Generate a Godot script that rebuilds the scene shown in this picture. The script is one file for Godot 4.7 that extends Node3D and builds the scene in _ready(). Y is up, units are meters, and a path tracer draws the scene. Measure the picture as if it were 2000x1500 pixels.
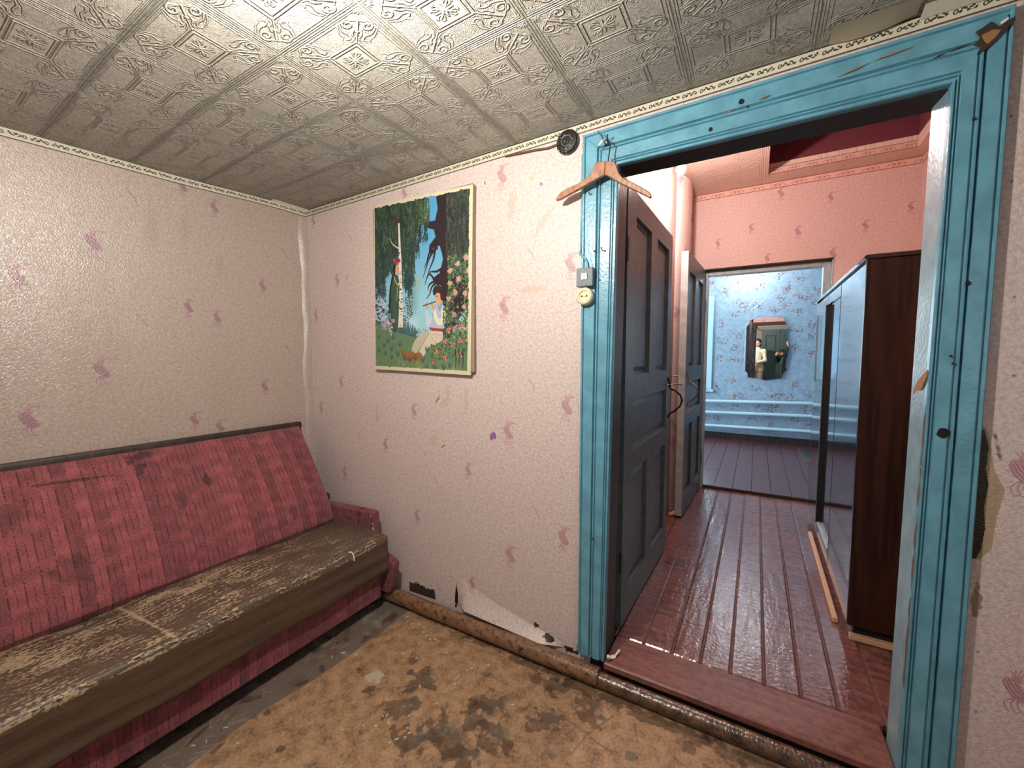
extends Node3D

# ---- mesh collector: every part becomes one MeshInstance3D
class MB:
	var v := PackedVector3Array()
	var n := PackedVector3Array()
	var t := PackedVector2Array()
	var flat_uv: Callable   # position -> second texture coordinate
	var xf := Transform3D()

	func tri(a: Vector3, b: Vector3, c: Vector3, na: Vector3, nb: Vector3, nc: Vector3, ua := Vector2.ZERO, ub := Vector2.ZERO, uc := Vector2.ZERO) -> void:
		if (b - a).cross(c - a).dot(na + nb + nc) > 0.0:
			v.append_array([xf * a, xf * c, xf * b])
			n.append_array([xf.basis * na, xf.basis * nc, xf.basis * nb])
			t.append_array([ua, uc, ub])
		else:
			v.append_array([xf * a, xf * b, xf * c])
			n.append_array([xf.basis * na, xf.basis * nb, xf.basis * nc])
			t.append_array([ua, ub, uc])

	func poly(p: Array, center: Vector3, uv: Array = []) -> void:
		var nn: Vector3 = (p[1] - p[0]).cross(p[2] - p[0]).normalized()
		if nn.dot(p[0] - center) < 0.0:
			nn = -nn
		for i in range(1, p.size() - 1):
			if uv.is_empty():
				tri(p[0], p[i], p[i + 1], nn, nn, nn)
			else:
				tri(p[0], p[i], p[i + 1], nn, nn, nn, uv[0], uv[i], uv[i + 1])

	func box(c: Vector3, s: Vector3, b := 0.0) -> void:
		var h := s / 2.0
		b = minf(b, minf(h.x, minf(h.y, h.z)) * 0.9)
		var p := {}
		for sx in [-1, 1]:
			for sy in [-1, 1]:
				for sz in [-1, 1]:
					p[[sx, sy, sz]] = [c + Vector3(sx * h.x, sy * (h.y - b), sz * (h.z - b)), c + Vector3(sx * (h.x - b), sy * h.y, sz * (h.z - b)), c + Vector3(sx * (h.x - b), sy * (h.y - b), sz * h.z)]
		var r := [[-1, -1], [1, -1], [1, 1], [-1, 1]]
		for s1 in [-1, 1]:
			poly(r.map(func(q): return p[[s1, q[0], q[1]]][0]), c)
			poly(r.map(func(q): return p[[q[0], s1, q[1]]][1]), c)
			poly(r.map(func(q): return p[[q[0], q[1], s1]][2]), c)
		if b <= 0.0:
			return
		for s1 in [-1, 1]:
			for s2 in [-1, 1]:
				poly([p[[s1, s2, -1]][0], p[[s1, s2, 1]][0], p[[s1, s2, 1]][1], p[[s1, s2, -1]][1]], c)
				poly([p[[s1, -1, s2]][0], p[[s1, 1, s2]][0], p[[s1, 1, s2]][2], p[[s1, -1, s2]][2]], c)
				poly([p[[-1, s1, s2]][1], p[[1, s1, s2]][1], p[[1, s1, s2]][2], p[[-1, s1, s2]][2]], c)
				for s3 in [-1, 1]:
					poly(p[[s1, s2, s3]], c)

	# box given by two corners
	func bx(a: Vector3, b: Vector3, bev := 0.0) -> void:
		box((a + b) / 2.0, (b - a).abs(), bev)

	func grid(f: Callable, nu: int, nv: int, hint: Vector3) -> void:
		var q := PackedVector3Array()
		for j in nv + 1:
			for i in nu + 1:
				q.append(f.call(float(i) / nu, float(j) / nv))
		var w := nu + 1
		var m := PackedVector3Array()
		for j in nv + 1:
			for i in nu + 1:
				var du := q[j * w + mini(i + 1, nu)] - q[j * w + maxi(i - 1, 0)]
				var dv := q[mini(j + 1, nv) * w + i] - q[maxi(j - 1, 0) * w + i]
				m.append(du.cross(dv).normalized())
		var s := 1.0 if m[(nv / 2) * w + nu / 2].dot(hint) >= 0.0 else -1.0
		for j in nv:
			for i in nu:
				var a := j * w + i
				var b := a + 1
				var c := a + w + 1
				var d := a + w
				var ua := Vector2(float(i) / nu, float(j) / nv)
				var uc := Vector2(float(i + 1) / nu, float(j + 1) / nv)
				tri(q[a], q[b], q[c], m[a] * s, m[b] * s, m[c] * s, ua, Vector2(uc.x, ua.y), uc)
				tri(q[a], q[c], q[d], m[a] * s, m[c] * s, m[d] * s, ua, uc, Vector2(ua.x, uc.y))

	func tube(path: PackedVector3Array, rad, seg := 10, caps := true) -> void:
		var k := path.size()
		var side := Vector3.ZERO
		var ring := []
		var nrm := []
		for i in k:
			var d := (path[mini(i + 1, k - 1)] - path[maxi(i - 1, 0)]).normalized()
			if side == Vector3.ZERO:
				side = d.cross(Vector3(0.13, 1, 0.21)).normalized()
				if side.length() < 0.5:
					side = d.cross(Vector3(1, 0, 0.1)).normalized()
			side = (side - d * side.dot(d)).normalized()
			var up := d.cross(side)
			var r: float = rad if rad is float else rad[i]
			var row := PackedVector3Array()
			var rn := PackedVector3Array()
			for j in seg:
				var a := TAU * j / seg
				var o := side * cos(a) + up * sin(a)
				rn.append(o)
				row.append(path[i] + o * r)
			ring.append(row)
			nrm.append(rn)
		for i in k - 1:
			for j in seg:
				var e := (j + 1) % seg
				tri(ring[i][j], ring[i][e], ring[i + 1][e], nrm[i][j], nrm[i][e], nrm[i + 1][e], Vector2(float(j) / seg, i), Vector2(float(j + 1) / seg, i), Vector2(float(j + 1) / seg, i + 1))
				tri(ring[i][j], ring[i + 1][e], ring[i + 1][j], nrm[i][j], nrm[i + 1][e], nrm[i + 1][j], Vector2(float(j) / seg, i), Vector2(float(j + 1) / seg, i + 1), Vector2(float(j) / seg, i + 1))
		if caps:
			for e in [[0, path[0] - path[1]], [k - 1, path[k - 1] - path[k - 2]]]:
				var nn: Vector3 = e[1].normalized()
				for j in range(1, seg - 1):
					tri(ring[e[0]][0], ring[e[0]][j], ring[e[0]][j + 1], nn, nn, nn)

	# profile of (radius, height) turned round the y axis
	func lathe(p: Array, seg := 28) -> void:
		for i in p.size() - 1:
			var d: Vector2 = p[i + 1] - p[i]
			var o := Vector2(d.y, -d.x).normalized()
			for j in seg:
				var a0 := TAU * j / seg
				var a1 := TAU * (j + 1) / seg
				var q := func(r: Vector2, a: float): return Vector3(r.x * cos(a), r.y, r.x * sin(a))
				var n0 := Vector3(o.x * cos(a0), o.y, o.x * sin(a0))
				var n1 := Vector3(o.x * cos(a1), o.y, o.x * sin(a1))
				if p[i].x > 1e-6:
					tri(q.call(p[i], a0), q.call(p[i], a1), q.call(p[i + 1], a1), n0, n1, n1)
				if p[i + 1].x > 1e-6:
					tri(q.call(p[i], a0), q.call(p[i + 1], a1), q.call(p[i + 1], a0), n0, n1, n0)

	# outline in x, y pushed from z0 to z1 with chamfered rims
	func extrude(p: PackedVector2Array, z0: float, z1: float, b := 0.0, bend = null) -> void:
		if Geometry2D.is_polygon_clockwise(p):
			p.reverse()
		var k := p.size()
		var en := PackedVector2Array()
		for i in k:
			var d := (p[(i + 1) % k] - p[i]).normalized()
			en.append(Vector2(d.y, -d.x))
		var inner := PackedVector2Array()
		for i in k:
			inner.append(p[i] - (en[i] + en[(i + k - 1) % k]).normalized() * b)
		var lift := func(q: Vector2, z: float): return bend.call(Vector3(q.x, q.y, z)) if bend != null else Vector3(q.x, q.y, z)
		var ts := Geometry2D.triangulate_polygon(inner)
		for i in range(0, ts.size(), 3):
			for e in [[z0, -1.0], [z1, 1.0]]:
				var nn := Vector3(0, 0, e[1])
				tri(lift.call(inner[ts[i]], e[0]), lift.call(inner[ts[i + 1]], e[0]), lift.call(inner[ts[i + 2]], e[0]), nn, nn, nn, inner[ts[i]], inner[ts[i + 1]], inner[ts[i + 2]])
		for i in k:
			var j := (i + 1) % k
			var na := en[i]
			var nb := en[i]
			if en[(i + k - 1) % k].dot(en[i]) > 0.6:
				na = (en[(i + k - 1) % k] + en[i]).normalized()
			if en[j].dot(en[i]) > 0.6:
				nb = (en[j] + en[i]).normalized()
			var a3 := Vector3(na.x, na.y, 0)
			var b3 := Vector3(nb.x, nb.y, 0)
			var rows := [[inner, z0, -1.0], [p, z0 + b, 0.0], [p, z1 - b, 0.0], [inner, z1, 1.0]] if b > 0.0 else [[p, z0, 0.0], [p, z1, 0.0]]
			for r in rows.size() - 1:
				var lo: Array = rows[r]
				var hi: Array = rows[r + 1]
				var zz := Vector3(0, 0, (lo[2] + hi[2]) * 0.7)
				var m0 := (a3 + zz).normalized()
				var m1 := (b3 + zz).normalized()
				tri(lift.call(lo[0][i], lo[1]), lift.call(lo[0][j], lo[1]), lift.call(hi[0][j], hi[1]), m0, m1, m1)
				tri(lift.call(lo[0][i], lo[1]), lift.call(hi[0][j], hi[1]), lift.call(hi[0][i], hi[1]), m0, m1, m0)

	func mesh() -> ArrayMesh:
		var a := []
		a.resize(Mesh.ARRAY_MAX)
		a[Mesh.ARRAY_VERTEX] = v
		a[Mesh.ARRAY_NORMAL] = n
		a[Mesh.ARRAY_TEX_UV] = t
		if flat_uv.is_valid():
			var u := PackedVector2Array()
			for p in v:
				u.append(flat_uv.call(p))
			a[Mesh.ARRAY_TEX_UV2] = u
		var m := ArrayMesh.new()
		m.add_surface_from_arrays(Mesh.PRIMITIVE_TRIANGLES, a)
		return m

# ---- naming and tagging
var used := {}

func put(called: String, m, material: Material, parent: Node = self) -> MeshInstance3D:
	var o := MeshInstance3D.new()
	o.mesh = m.mesh() if m is MB else m
	o.material_override = material
	return adopt(o, called, parent)

func adopt(o: Node, called: String, parent: Node = self):
	var key := [parent.get_instance_id(), called]
	var k: int = used.get(key, 0)
	used[key] = k + 1
	o.name = called if k == 0 else "%s_%03d" % [called, k]
	parent.add_child(o, true)
	return o

func thing(called: String, label: String, category: String, at := Vector3.ZERO, group := "") -> Node3D:
	var o := Node3D.new()
	o.position = at
	adopt(o, called)
	return tag(o, label, category, group)

func tag(o: Node, label: String, category := "", group := "", kind := "") -> Node:
	if label: o.set_meta("label", label)
	if category: o.set_meta("category", category)
	if group: o.set_meta("group", group)
	if kind: o.set_meta("kind", kind)
	return o

func setting(called: String, label: String, m = null, material: Material = null) -> Node3D:
	var o: Node3D = put(called, m, material) if m != null else adopt(Node3D.new(), called)
	tag(o, label, "", "", "structure")
	return o

# ---- pictures computed for surfaces
func noise(w: int, h: int, freq: float, oct := 4, sd := 1, type := FastNoiseLite.TYPE_SIMPLEX_SMOOTH) -> PackedByteArray:
	var f := FastNoiseLite.new()
	f.seed = sd
	f.noise_type = type
	f.frequency = freq
	f.fractal_octaves = oct
	return f.get_seamless_image(w, h).get_data()

func streaks(w: int, h: int, freq: float, squeeze: int, sd: int, oct := 4) -> PackedByteArray:   # long in v
	var im := Image.create_from_data(w, h / squeeze, false, Image.FORMAT_L8, noise(w, h / squeeze, freq, oct, sd))
	im.resize(w, h, Image.INTERPOLATE_CUBIC)
	return im.get_data()

func mixed(a: PackedByteArray, b: PackedByteArray, k: float) -> PackedByteArray:
	var o := PackedByteArray()
	o.resize(a.size())
	for i in a.size():
		o[i] = clampi(int(a[i] * (1.0 - k) + b[i] * k), 0, 255)
	return o

func gray(d: PackedByteArray, w: int, h: int) -> ImageTexture:
	return ImageTexture.create_from_image(Image.create_from_data(w, h, false, Image.FORMAT_L8, d))

func ramp(d: PackedByteArray, w: int, h: int, cols: Array, lo := 40, hi := 215) -> Image:
	var lut := []
	for i in 256:
		var x := clampf(float(i - lo) / (hi - lo), 0.0, 0.9999) * (cols.size() - 1)
		lut.append((cols[int(x)] as Color).lerp(cols[int(x) + 1], x - int(x)))
	var o := PackedByteArray()
	o.resize(w * h * 3)
	var r := PackedByteArray()
	var g := PackedByteArray()
	var b := PackedByteArray()
	for c in lut:
		r.append(c.r8)
		g.append(c.g8)
		b.append(c.b8)
	for i in w * h:
		var q := d[i]
		o[i * 3] = r[q]
		o[i * 3 + 1] = g[q]
		o[i * 3 + 2] = b[q]
	return Image.create_from_data(w, h, false, Image.FORMAT_RGB8, o)

func tex(im: Image) -> ImageTexture:
	return ImageTexture.create_from_image(im)

func rgb(r: int, g: int, b: int, a := 255) -> Color:
	return Color8(r, g, b, a)

func fpoly(im: Image, p: PackedVector2Array, c: Color) -> void:
	var y0 := 1e9
	var y1 := -1e9
	for q in p:
		y0 = minf(y0, q.y)
		y1 = maxf(y1, q.y)
	var k := p.size()
	var w := im.get_width()
	for y in range(maxi(0, int(floor(y0))), mini(im.get_height() - 1, int(ceil(y1))) + 1):
		var yy := y + 0.5
		var xs := []
		for i in k:
			var a := p[i]
			var b := p[(i + 1) % k]
			if (a.y <= yy) != (b.y <= yy):
				xs.append(a.x + (yy - a.y) / (b.y - a.y) * (b.x - a.x))
		xs.sort()
		for i in range(0, xs.size() - 1, 2):
			var x0 := maxi(0, int(round(xs[i])))
			var x1 := mini(w, int(round(xs[i + 1])))
			if x1 > x0:
				im.fill_rect(Rect2i(x0, y, x1 - x0, 1), c)

func ell(im: Image, c: Vector2, rx: float, ry: float, rot: float, col: Color, seg := 14) -> void:
	var p := PackedVector2Array()
	for i in seg:
		p.append(c + Vector2(rx * cos(TAU * i / seg), ry * sin(TAU * i / seg)).rotated(rot))
	fpoly(im, p, col)

func stroke(im: Image, p: PackedVector2Array, w0: float, w1: float, col: Color) -> void:
	var k := p.size()
	for i in k - 1:
		var a := lerpf(w0, w1, float(i) / maxi(1, k - 1)) / 2.0
		var b := lerpf(w0, w1, float(i + 1) / maxi(1, k - 1)) / 2.0
		var d := (p[i + 1] - p[i]).normalized().orthogonal()
		fpoly(im, PackedVector2Array([p[i] + d * a, p[i + 1] + d * b, p[i + 1] - d * b, p[i] - d * a]), col)
		if b > 1.0:
			ell(im, p[i + 1], b, b, 0.0, col, 8)

func smooth_path(p: PackedVector2Array, per := 6) -> PackedVector2Array:
	var o := PackedVector2Array()
	for i in p.size() - 1:
		for j in per:
			o.append(p[i].cubic_interpolate(p[i + 1], p[maxi(0, i - 1)], p[mini(p.size() - 1, i + 2)], float(j) / per))
	o.append(p[p.size() - 1])
	return o

func pts(a: Array, m := Vector2.ONE, o := Vector2.ZERO) -> PackedVector2Array:
	var r := PackedVector2Array()
	for i in range(0, a.size(), 2):
		r.append(Vector2(a[i], a[i + 1]) * m + o)
	return r

# soft or ragged stain, blended over what is there
func blot(im: Image, c: Vector2, rx: float, ry: float, rot: float, col: Color, k: float, ragged := 0.0, nz := PackedByteArray(), nw := 256) -> void:
	var R := maxf(rx, ry) * 1.15
	var w := im.get_width()
	var h := im.get_height()
	var cr := cos(-rot)
	var sr := sin(-rot)
	for y in range(maxi(0, int(c.y - R)), mini(h, int(c.y + R) + 1)):
		for x in range(maxi(0, int(c.x - R)), mini(w, int(c.x + R) + 1)):
			var dx := x - c.x
			var dy := y - c.y
			var a := (dx * cr - dy * sr) / rx
			var b := (dx * sr + dy * cr) / ry
			var d := a * a + b * b
			if d > 1.3:
				continue
			var s := 0.0
			if ragged > 0.0:
				s = (1.0 - d) + (nz[(y % nw) * nw + x % nw] / 255.0 - 0.5) * ragged * 3.0
				s = clampf(s * 3.0 - 0.5, 0.0, 1.0) * k
			else:
				s = clampf(1.0 - d, 0.0, 1.0)
				s = s * s * k
			if s <= 0.004:
				continue
			var o := im.get_pixel(x, y)
			var oa := o.a + s * (1.0 - o.a)
			var q := o.lerp(col, s / maxf(oa, 1e-4)) if o.a < 1.0 else o.lerp(col, s)
			q.a = oa
			im.set_pixel(x, y, q)

func mat(col: Color, rough := 0.6, o := {}) -> StandardMaterial3D:
	var m := StandardMaterial3D.new()
	m.albedo_color = col
	m.roughness = rough
	m.cull_mode = BaseMaterial3D.CULL_DISABLED
	if o.has("name"): m.resource_name = o.name
	if o.has("tex"): m.albedo_texture = o.tex
	if o.has("tri"):
		m.uv1_triplanar = true
		m.uv1_world_triplanar = true
		m.uv1_scale = o.tri if o.tri is Vector3 else Vector3.ONE * o.tri
		m.uv1_triplanar_sharpness = 8.0
	if o.has("rtex"):
		m.roughness_texture = o.rtex
	if o.has("h"):
		m.heightmap_enabled = true
		m.heightmap_texture = o.h
		m.heightmap_scale = o.get("hs", 0.1)
	if o.has("det"):
		m.detail_enabled = true
		m.detail_albedo = o.det
		m.detail_uv_layer = BaseMaterial3D.DETAIL_UV_2
		m.detail_blend_mode = BaseMaterial3D.BLEND_MODE_MIX
	if o.has("uvs"): m.uv1_scale = o.uvs
	m.metallic = o.get("metal", 0.0)
	m.metallic_specular = o.get("spec", 0.5)
	if o.has("coat"):
		m.clearcoat_enabled = true
		m.clearcoat = o.coat
		m.clearcoat_roughness = o.get("coatr", 0.05)
	if o.has("emit"):
		m.emission_enabled = true
		m.emission = o.emit
		m.emission_energy_multiplier = o.get("power", 1.0)
	if o.has("sheen"):
		m.rim_enabled = true
		m.rim = o.sheen
		m.rim_tint = 0.5
	return m

var M := {}
var LAMP := Vector3(-0.78, 2.0, 1.1)
var BLUE_BULB := Vector3(-0.12, 2.45, -4.7)
var HALL_BULB := Vector3(-0.445, 2.462, -1.27)

func ceil_y(x: float, z: float) -> float:
	var y := 2.16 + 0.0175 * (x + 2.336)
	y -= 0.039 * z * smoothstep(-1.5, -2.336, x)
	y += 0.006 * sin(x * 5.1 + 1.3) * sin(z * 6.3) * smoothstep(1.2, 0.0, z)
	y += 0.007 * exp(-pow((z - 0.17 - 0.05 * sin(x * 7.0)) / 0.035, 2.0)) * (0.5 + 0.5 * sin(x * 3.3 + 0.4))
	return y

func _ready() -> void:
	var cam := Camera3D.new()
	cam.name = "camera"
	cam.position = Vector3(0, 1.3, 1.57)
	cam.rotation_degrees = Vector3(-3.85, 30.35, 0)
	cam.fov = 85.32
	cam.near = 0.02
	cam.far = 60.0
	cam.current = true
	add_child(cam)
	var e := Environment.new()
	e.background_mode = Environment.BG_SKY
	var sm := ProceduralSkyMaterial.new()
	sm.sky_top_color = rgb(190, 212, 240)
	sm.sky_horizon_color = rgb(222, 234, 248)
	sm.ground_bottom_color = rgb(120, 130, 130)
	sm.ground_horizon_color = rgb(170, 185, 195)
	var sky := Sky.new()
	sky.sky_material = sm
	e.sky = sky
	e.background_energy_multiplier = 5.0
	e.tonemap_mode = Environment.TONE_MAPPER_LINEAR
	e.tonemap_exposure = 1.0
	e.sdfgi_enabled = true
	e.ssao_enabled = true
	e.ssil_enabled = true
	var we := WorldEnvironment.new()
	we.name = "world_environment"
	we.environment = e
	add_child(we)
	omni("ceiling_lamp", LAMP, Color(1.0, 0.975, 0.94), 1.75, 0.032)
	omni("hall_lamp", HALL_BULB, Color(1.0, 0.91, 0.885), 1.35, 0.03)
	omni("blue_room_lamp", BLUE_BULB, Color(0.97, 0.98, 1.0), 0.6, 0.04)
	# daylight that comes through the two windows of the blue room
	daylight(Vector3(-1.25, 1.5, -5.02), Vector2(1.1, 1.3), 180.0, 4.8)
	daylight(Vector3(-2.28, 1.5, -3.9), Vector2(1.2, 1.3), -90.0, 7.0)
	daylight(Vector3(1.52, 1.45, 2.3), Vector2(1.0, 1.2), 90.0, 0.55)  # added bluish fill for the near room, set at an unseen window

	materials()
	main_room()
	hall()
	blue_room()
	doorway()
	door_leaves()
	sofa()
	painting()
	wall_fittings()
	hanger()
	wardrobe()
	floor_things()
	mirror_and_people()

func omni(called: String, at: Vector3, col: Color, energy: float, size: float) -> void:
	var l := OmniLight3D.new()
	l.name = called + "_light"
	l.position = at
	l.light_color = col
	l.light_energy = energy
	l.light_size = size
	l.omni_range = 12.0
	l.omni_attenuation = 2.0
	l.shadow_enabled = true
	add_child(l)

func daylight(at: Vector3, size: Vector2, turn: float, energy: float) -> void:
	var l := AreaLight3D.new()
	l.name = "daylight_and_fill"
	l.area_size = size
	l.light_color = Color(0.91, 0.96, 1.0)
	l.light_energy = energy
	l.position = at
	l.rotation_degrees = Vector3(0, turn, 0)
	l.shadow_enabled = true
	l.set("area_range", 12.0)
	l.set("area_attenuation", 2.0)
	add_child(l, true)

# ---- motif of the pink wallpaper: a slanted ribbed leaf with wisps
var ink := Color(0.76, 0.50, 0.57)

func motif(im: Image, c: Vector2, s: float, k: float, slash := false) -> void:
	var a := 0.95
	var col := Color(ink, 0.62 * k)
	if slash:
		stroke(im, smooth_path(pts([-0.35, -0.5, -0.1, -0.1, 0.1, 0.1, 0.35, 0.5], Vector2(s, s), c)), s * 0.1, s * 0.12, col)
		stroke(im, smooth_path(pts([-0.3, -0.55, 0.0, -0.15, 0.3, 0.25], Vector2(s, s), c)), 1.5, 1.0, Color(0.62, 0.48, 0.50, 0.5 * k))
		return
	ell(im, c, s * 0.52, s * 0.23, a, col, 18)
	for i in 4:
		var o := (i - 1.5) * 0.09 * s
		var d := Vector2(0, o).rotated(a)
		stroke(im, smooth_path(PackedVector2Array([c + d + Vector2(-0.42 * s, 0).rotated(a), c + d * 1.2 + Vector2(0, 0.05 * s).rotated(a), c + d + Vector2(0.42 * s, 0).rotated(a)]), 5), 2.4, 2.4, Color(ink.darkened(0.22), 0.85 * k))
	for i in 6:
		var x := (i - 2.0) * 0.13
		stroke(im, smooth_path(pts([-0.02 + x * 0.2, -0.28, 0.04 + x * 0.6, -0.62, 0.12 + x * 1.3, -0.85 + absf(x) * 0.6], Vector2(s, s), c)), 3.4, 2.0, Color(ink.lerp(Color(0.75, 0.6, 0.6), 0.25), 0.85 * k))
	ell(im, c + Vector2(0.22, -0.5) * s, s * 0.16, s * 0.09, -0.9, Color(0.76, 0.56, 0.62, 0.5 * k), 10)
	for i in 3:
		var x := (i - 1.0) * 0.16
		stroke(im, smooth_path(pts([0.02 + x * 0.4, 0.3, -0.10 + x, 0.55, 0.02 + x * 1.2, 0.82, 0.14 + x, 0.8], Vector2(s, s), c)), 3.4, 2.0, Color(ink.lerp(Color(0.7, 0.55, 0.55), 0.3), 0.85 * k))

func overlay(w: int, h: int) -> Image:
	var im := Image.create(w, h, false, Image.FORMAT_RGBA8)
	im.fill(Color(0.74, 0.62, 0.6, 0.0))
	return im

func paper_overlays() -> void:
	var nz := noise(256, 256, 0.05, 4, 9)
	# left wall, 1.7 m by 2.2 m
	var W := 1360
	var H := 1760
	var im := overlay(W, H)
	var at := func(z: float, y: float): return Vector2((1.7 - z) / 1.7 * W, (2.2 - y) / 2.2 * H)
	im.fill(Color(0.62, 0.54, 0.5, 0.12))
	for q in [[0.75, 1.85, 0.09, 0.35], [0.62, 1.9, 0.06, 0.3], [0.48, 1.75, 0.05, 0.25], [0.95, 1.4, 0.3, 0.2], [0.5, 1.2, 0.25, 0.12], [1.2, 1.15, 0.3, 0.15]]:
		blot(im, at.call(q[0], q[1]), q[2] * 800 * 0.5, q[2] * 800 * 1.7, 0.1, Color(0.60, 0.52, 0.46), q[3])
	ink = Color(0.62, 0.43, 0.50)
	var a := [0.94, 1.76, 1.15, 1.59, 0.94, 1.24, 1.15, 1.06, 1.45, 1.9, 1.5, 1.3]
	for i in range(0, a.size(), 2):
		motif(im, at.call(a[i], a[i + 1]), 58, 1.0)
	a = [0.49, 2.03, 0.62, 1.53, 0.5, 1.49, 0.27, 1.68, 0.28, 1.13, 0.62, 0.99, 0.51, 0.94, 0.62, 2.09, 1.5, 1.6, 1.62, 0.8, 1.3, 0.7, 0.3, 0.5]
	for i in range(0, a.size(), 2):
		motif(im, at.call(a[i], a[i + 1]), 42, 0.9)
	a = [0.8, 1.46, 0.14, 1.88, 0.14, 1.34, 0.81, 1.99, 0.8, 0.91, 1.5, 2.0]
	for i in range(0, a.size(), 2):
		motif(im, at.call(a[i], a[i + 1]), 40, 1.0, true)
	blot(im, at.call(1.04, 1.1), 12, 9, 0.2, Color(0.72, 0.62, 0.38), 0.5)
	M.paper_left = tex(im)
	ink = Color(0.74, 0.49, 0.56)
	# back wall from the corner to the door frame, 1.8 m by 2.2 m
	W = 1440
	im = overlay(W, H)
	at = func(x: float, y: float): return Vector2((x + 2.336) / 1.8 * W, (2.2 - y) / 2.2 * H)
	for q in [[-0.92, 1.94, 20, 55, 0.15], [-0.77, 1.85, 16, 60, 0.7], [-0.82, 1.58, 60, 12, 0.05], [-1.17, 1.1, 14, 62, 0.0], [-1.28, 1.13, 13, 44, 0.05], [-1.77, 0.99, 10, 40, -0.1], [-1.37, 0.88, 26, 22, 0.2], [-1.3, 1.07, 22, 26, 0.6]]:
		blot(im, at.call(q[0], q[1]), q[2], q[3], q[4], Color(0.80, 0.66, 0.58), 0.5, 0.5, nz)
	for q in [[-1.77, 0.97, 8, 30], [-1.43, 0.81, 7, 16], [-1.02, 1.81, 12, 9], [-0.83, 2.03, 10, 7], [-1.36, 0.93, 16, 5], [-1.1, 1.2, 9, 6]]:
		blot(im, at.call(q[0], q[1]), q[2], q[3], 0.2, Color(0.80, 0.72, 0.46), 0.75, 0.6, nz)
	for q in [[-1.34, 1.09, 6, 20, 0.5], [-1.31, 0.86, 16, 4, -0.5], [-1.06, 2.06, 4, 10, 0.2], [-1.98, 1.74, 3, 18, 0.5], [-0.78, 2.0, 9, 5, 0.4]]:
		blot(im, at.call(q[0], q[1]), q[2], q[3], q[4], Color(0.36, 0.30, 0.24), 0.7, 0.8, nz)
	a = [-0.94, 0.96, -0.67, 0.54, -0.93, 0.4, -0.97, 2.07, -0.65, 1.66, -0.96, 1.51, -0.66, 1.09]
	for i in range(0, a.size(), 2):
		motif(im, at.call(a[i], a[i + 1]), 54, 0.85)
	a = [-2.27, 2.09, -1.54, 2.11, -2.07, 1.73, -2.27, 1.54, -2.06, 1.15, -2.25, 0.99, -1.5, 1.02, -1.71, 0.82, -2.05, 0.62, -1.49, 0.47, -1.16, 0.76, -1.14, 0.21]
	for i in range(0, a.size(), 2):
		motif(im, at.call(a[i], a[i + 1]), 40, 0.8)
	a = [-1.95, 1.95, -1.92, 0.85, -1.36, 0.68, -0.8, 0.63, -0.83, 1.73, -0.82, 1.18, -1.94, 1.4, -1.35, 0.13]
	for i in range(0, a.size(), 2):
		motif(im, at.call(a[i], a[i + 1]), 34, 0.9, true)
	ell(im, at.call(-1.025, 0.935), 9, 15, 0.3, Color(0.55, 0.25, 0.65, 0.85))
	ell(im, at.call(-1.012, 0.94), 8, 14, -0.3, Color(0.55, 0.25, 0.65, 0.85))
	# torn lower edge with dark plaster
	for q in [[-1.46, 0.085, 70, 24], [-1.235, 0.09, 9, 28], [-0.8, 0.12, 14, 10], [-0.73, 0.09, 22, 12], [-0.64, 0.065, 26, 14], [-0.6, 0.09, 6, 30]]:
		blot(im, at.call(q[0], q[1]), q[2], q[3], 0.1, Color(0.20, 0.15, 0.10), 1.0, 0.55, nz)
	M.paper_back = tex(im)
	# strip right of the door frame, 0.7 m by 2.2 m
	W = 560
	im = overlay(W, H)
	at = func(x: float, y: float): return Vector2((x - 0.5) / 0.7 * W, (2.2 - y) / 2.2 * H)
	fpoly(im, PackedVector2Array([at.call(0.512, 1.13), at.call(0.534, 1.1), at.call(0.55, 1.0), at.call(0.572, 0.95), at.call(0.56, 0.87), at.call(0.556, 0.79), at.call(0.536, 0.755), at.call(0.512, 0.75)]), Color(0.62, 0.52, 0.33, 0.75))
	fpoly(im, PackedVector2Array([at.call(0.50, 1.115), at.call(0.526, 1.105), at.call(0.536, 1.06), at.call(0.534, 1.0), at.call(0.541, 0.96), at.call(0.536, 0.9), at.call(0.541, 0.84), at.call(0.536, 0.78), at.call(0.528, 0.755), at.call(0.50, 0.752)]), Color(0.17, 0.15, 0.06, 1.0))
	for q in [[0.546, 1.09], [0.552, 1.06], [0.556, 1.04]]:
		blot(im, at.call(q[0], q[1]), 5, 14, -0.3, Color(0.30, 0.20, 0.15), 0.9)
	blot(im, at.call(0.535, 0.64), 10, 40, 0.0, Color(0.5, 0.42, 0.26), 0.8, 0.6, nz)
	for q in [[0.62, 0.42], [0.6, 1.0], [0.63, 1.5], [0.7, 0.75], [0.75, 1.3], [0.9, 0.5], [1.0, 1.2]]:
		motif(im, at.call(q[0], q[1]), 58, 1.0)
	for q in [[0.53, 1.9], [0.54, 1.74], [0.545, 0.5], [0.56, 1.45], [0.55, 0.33], [0.57, 1.25]]:
		blot(im, at.call(q[0], q[1]), 4, 5, 0.3, Color(0.25, 0.2, 0.18), 0.8)
	M.paper_right = tex(im)
	# salmon paper in the hall, repeats each metre
	im = overlay(640, 640)
	for q in [[100, 80, 40], [330, 60, 30], [520, 140, 44], [210, 240, 44], [420, 300, 34], [80, 400, 32], [290, 450, 42], [560, 460, 36], [160, 570, 34], [440, 580, 44]]:
		motif(im, Vector2(q[0], q[1]), q[2], 0.9)
	M.paper_hall_over = tex(im)

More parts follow.
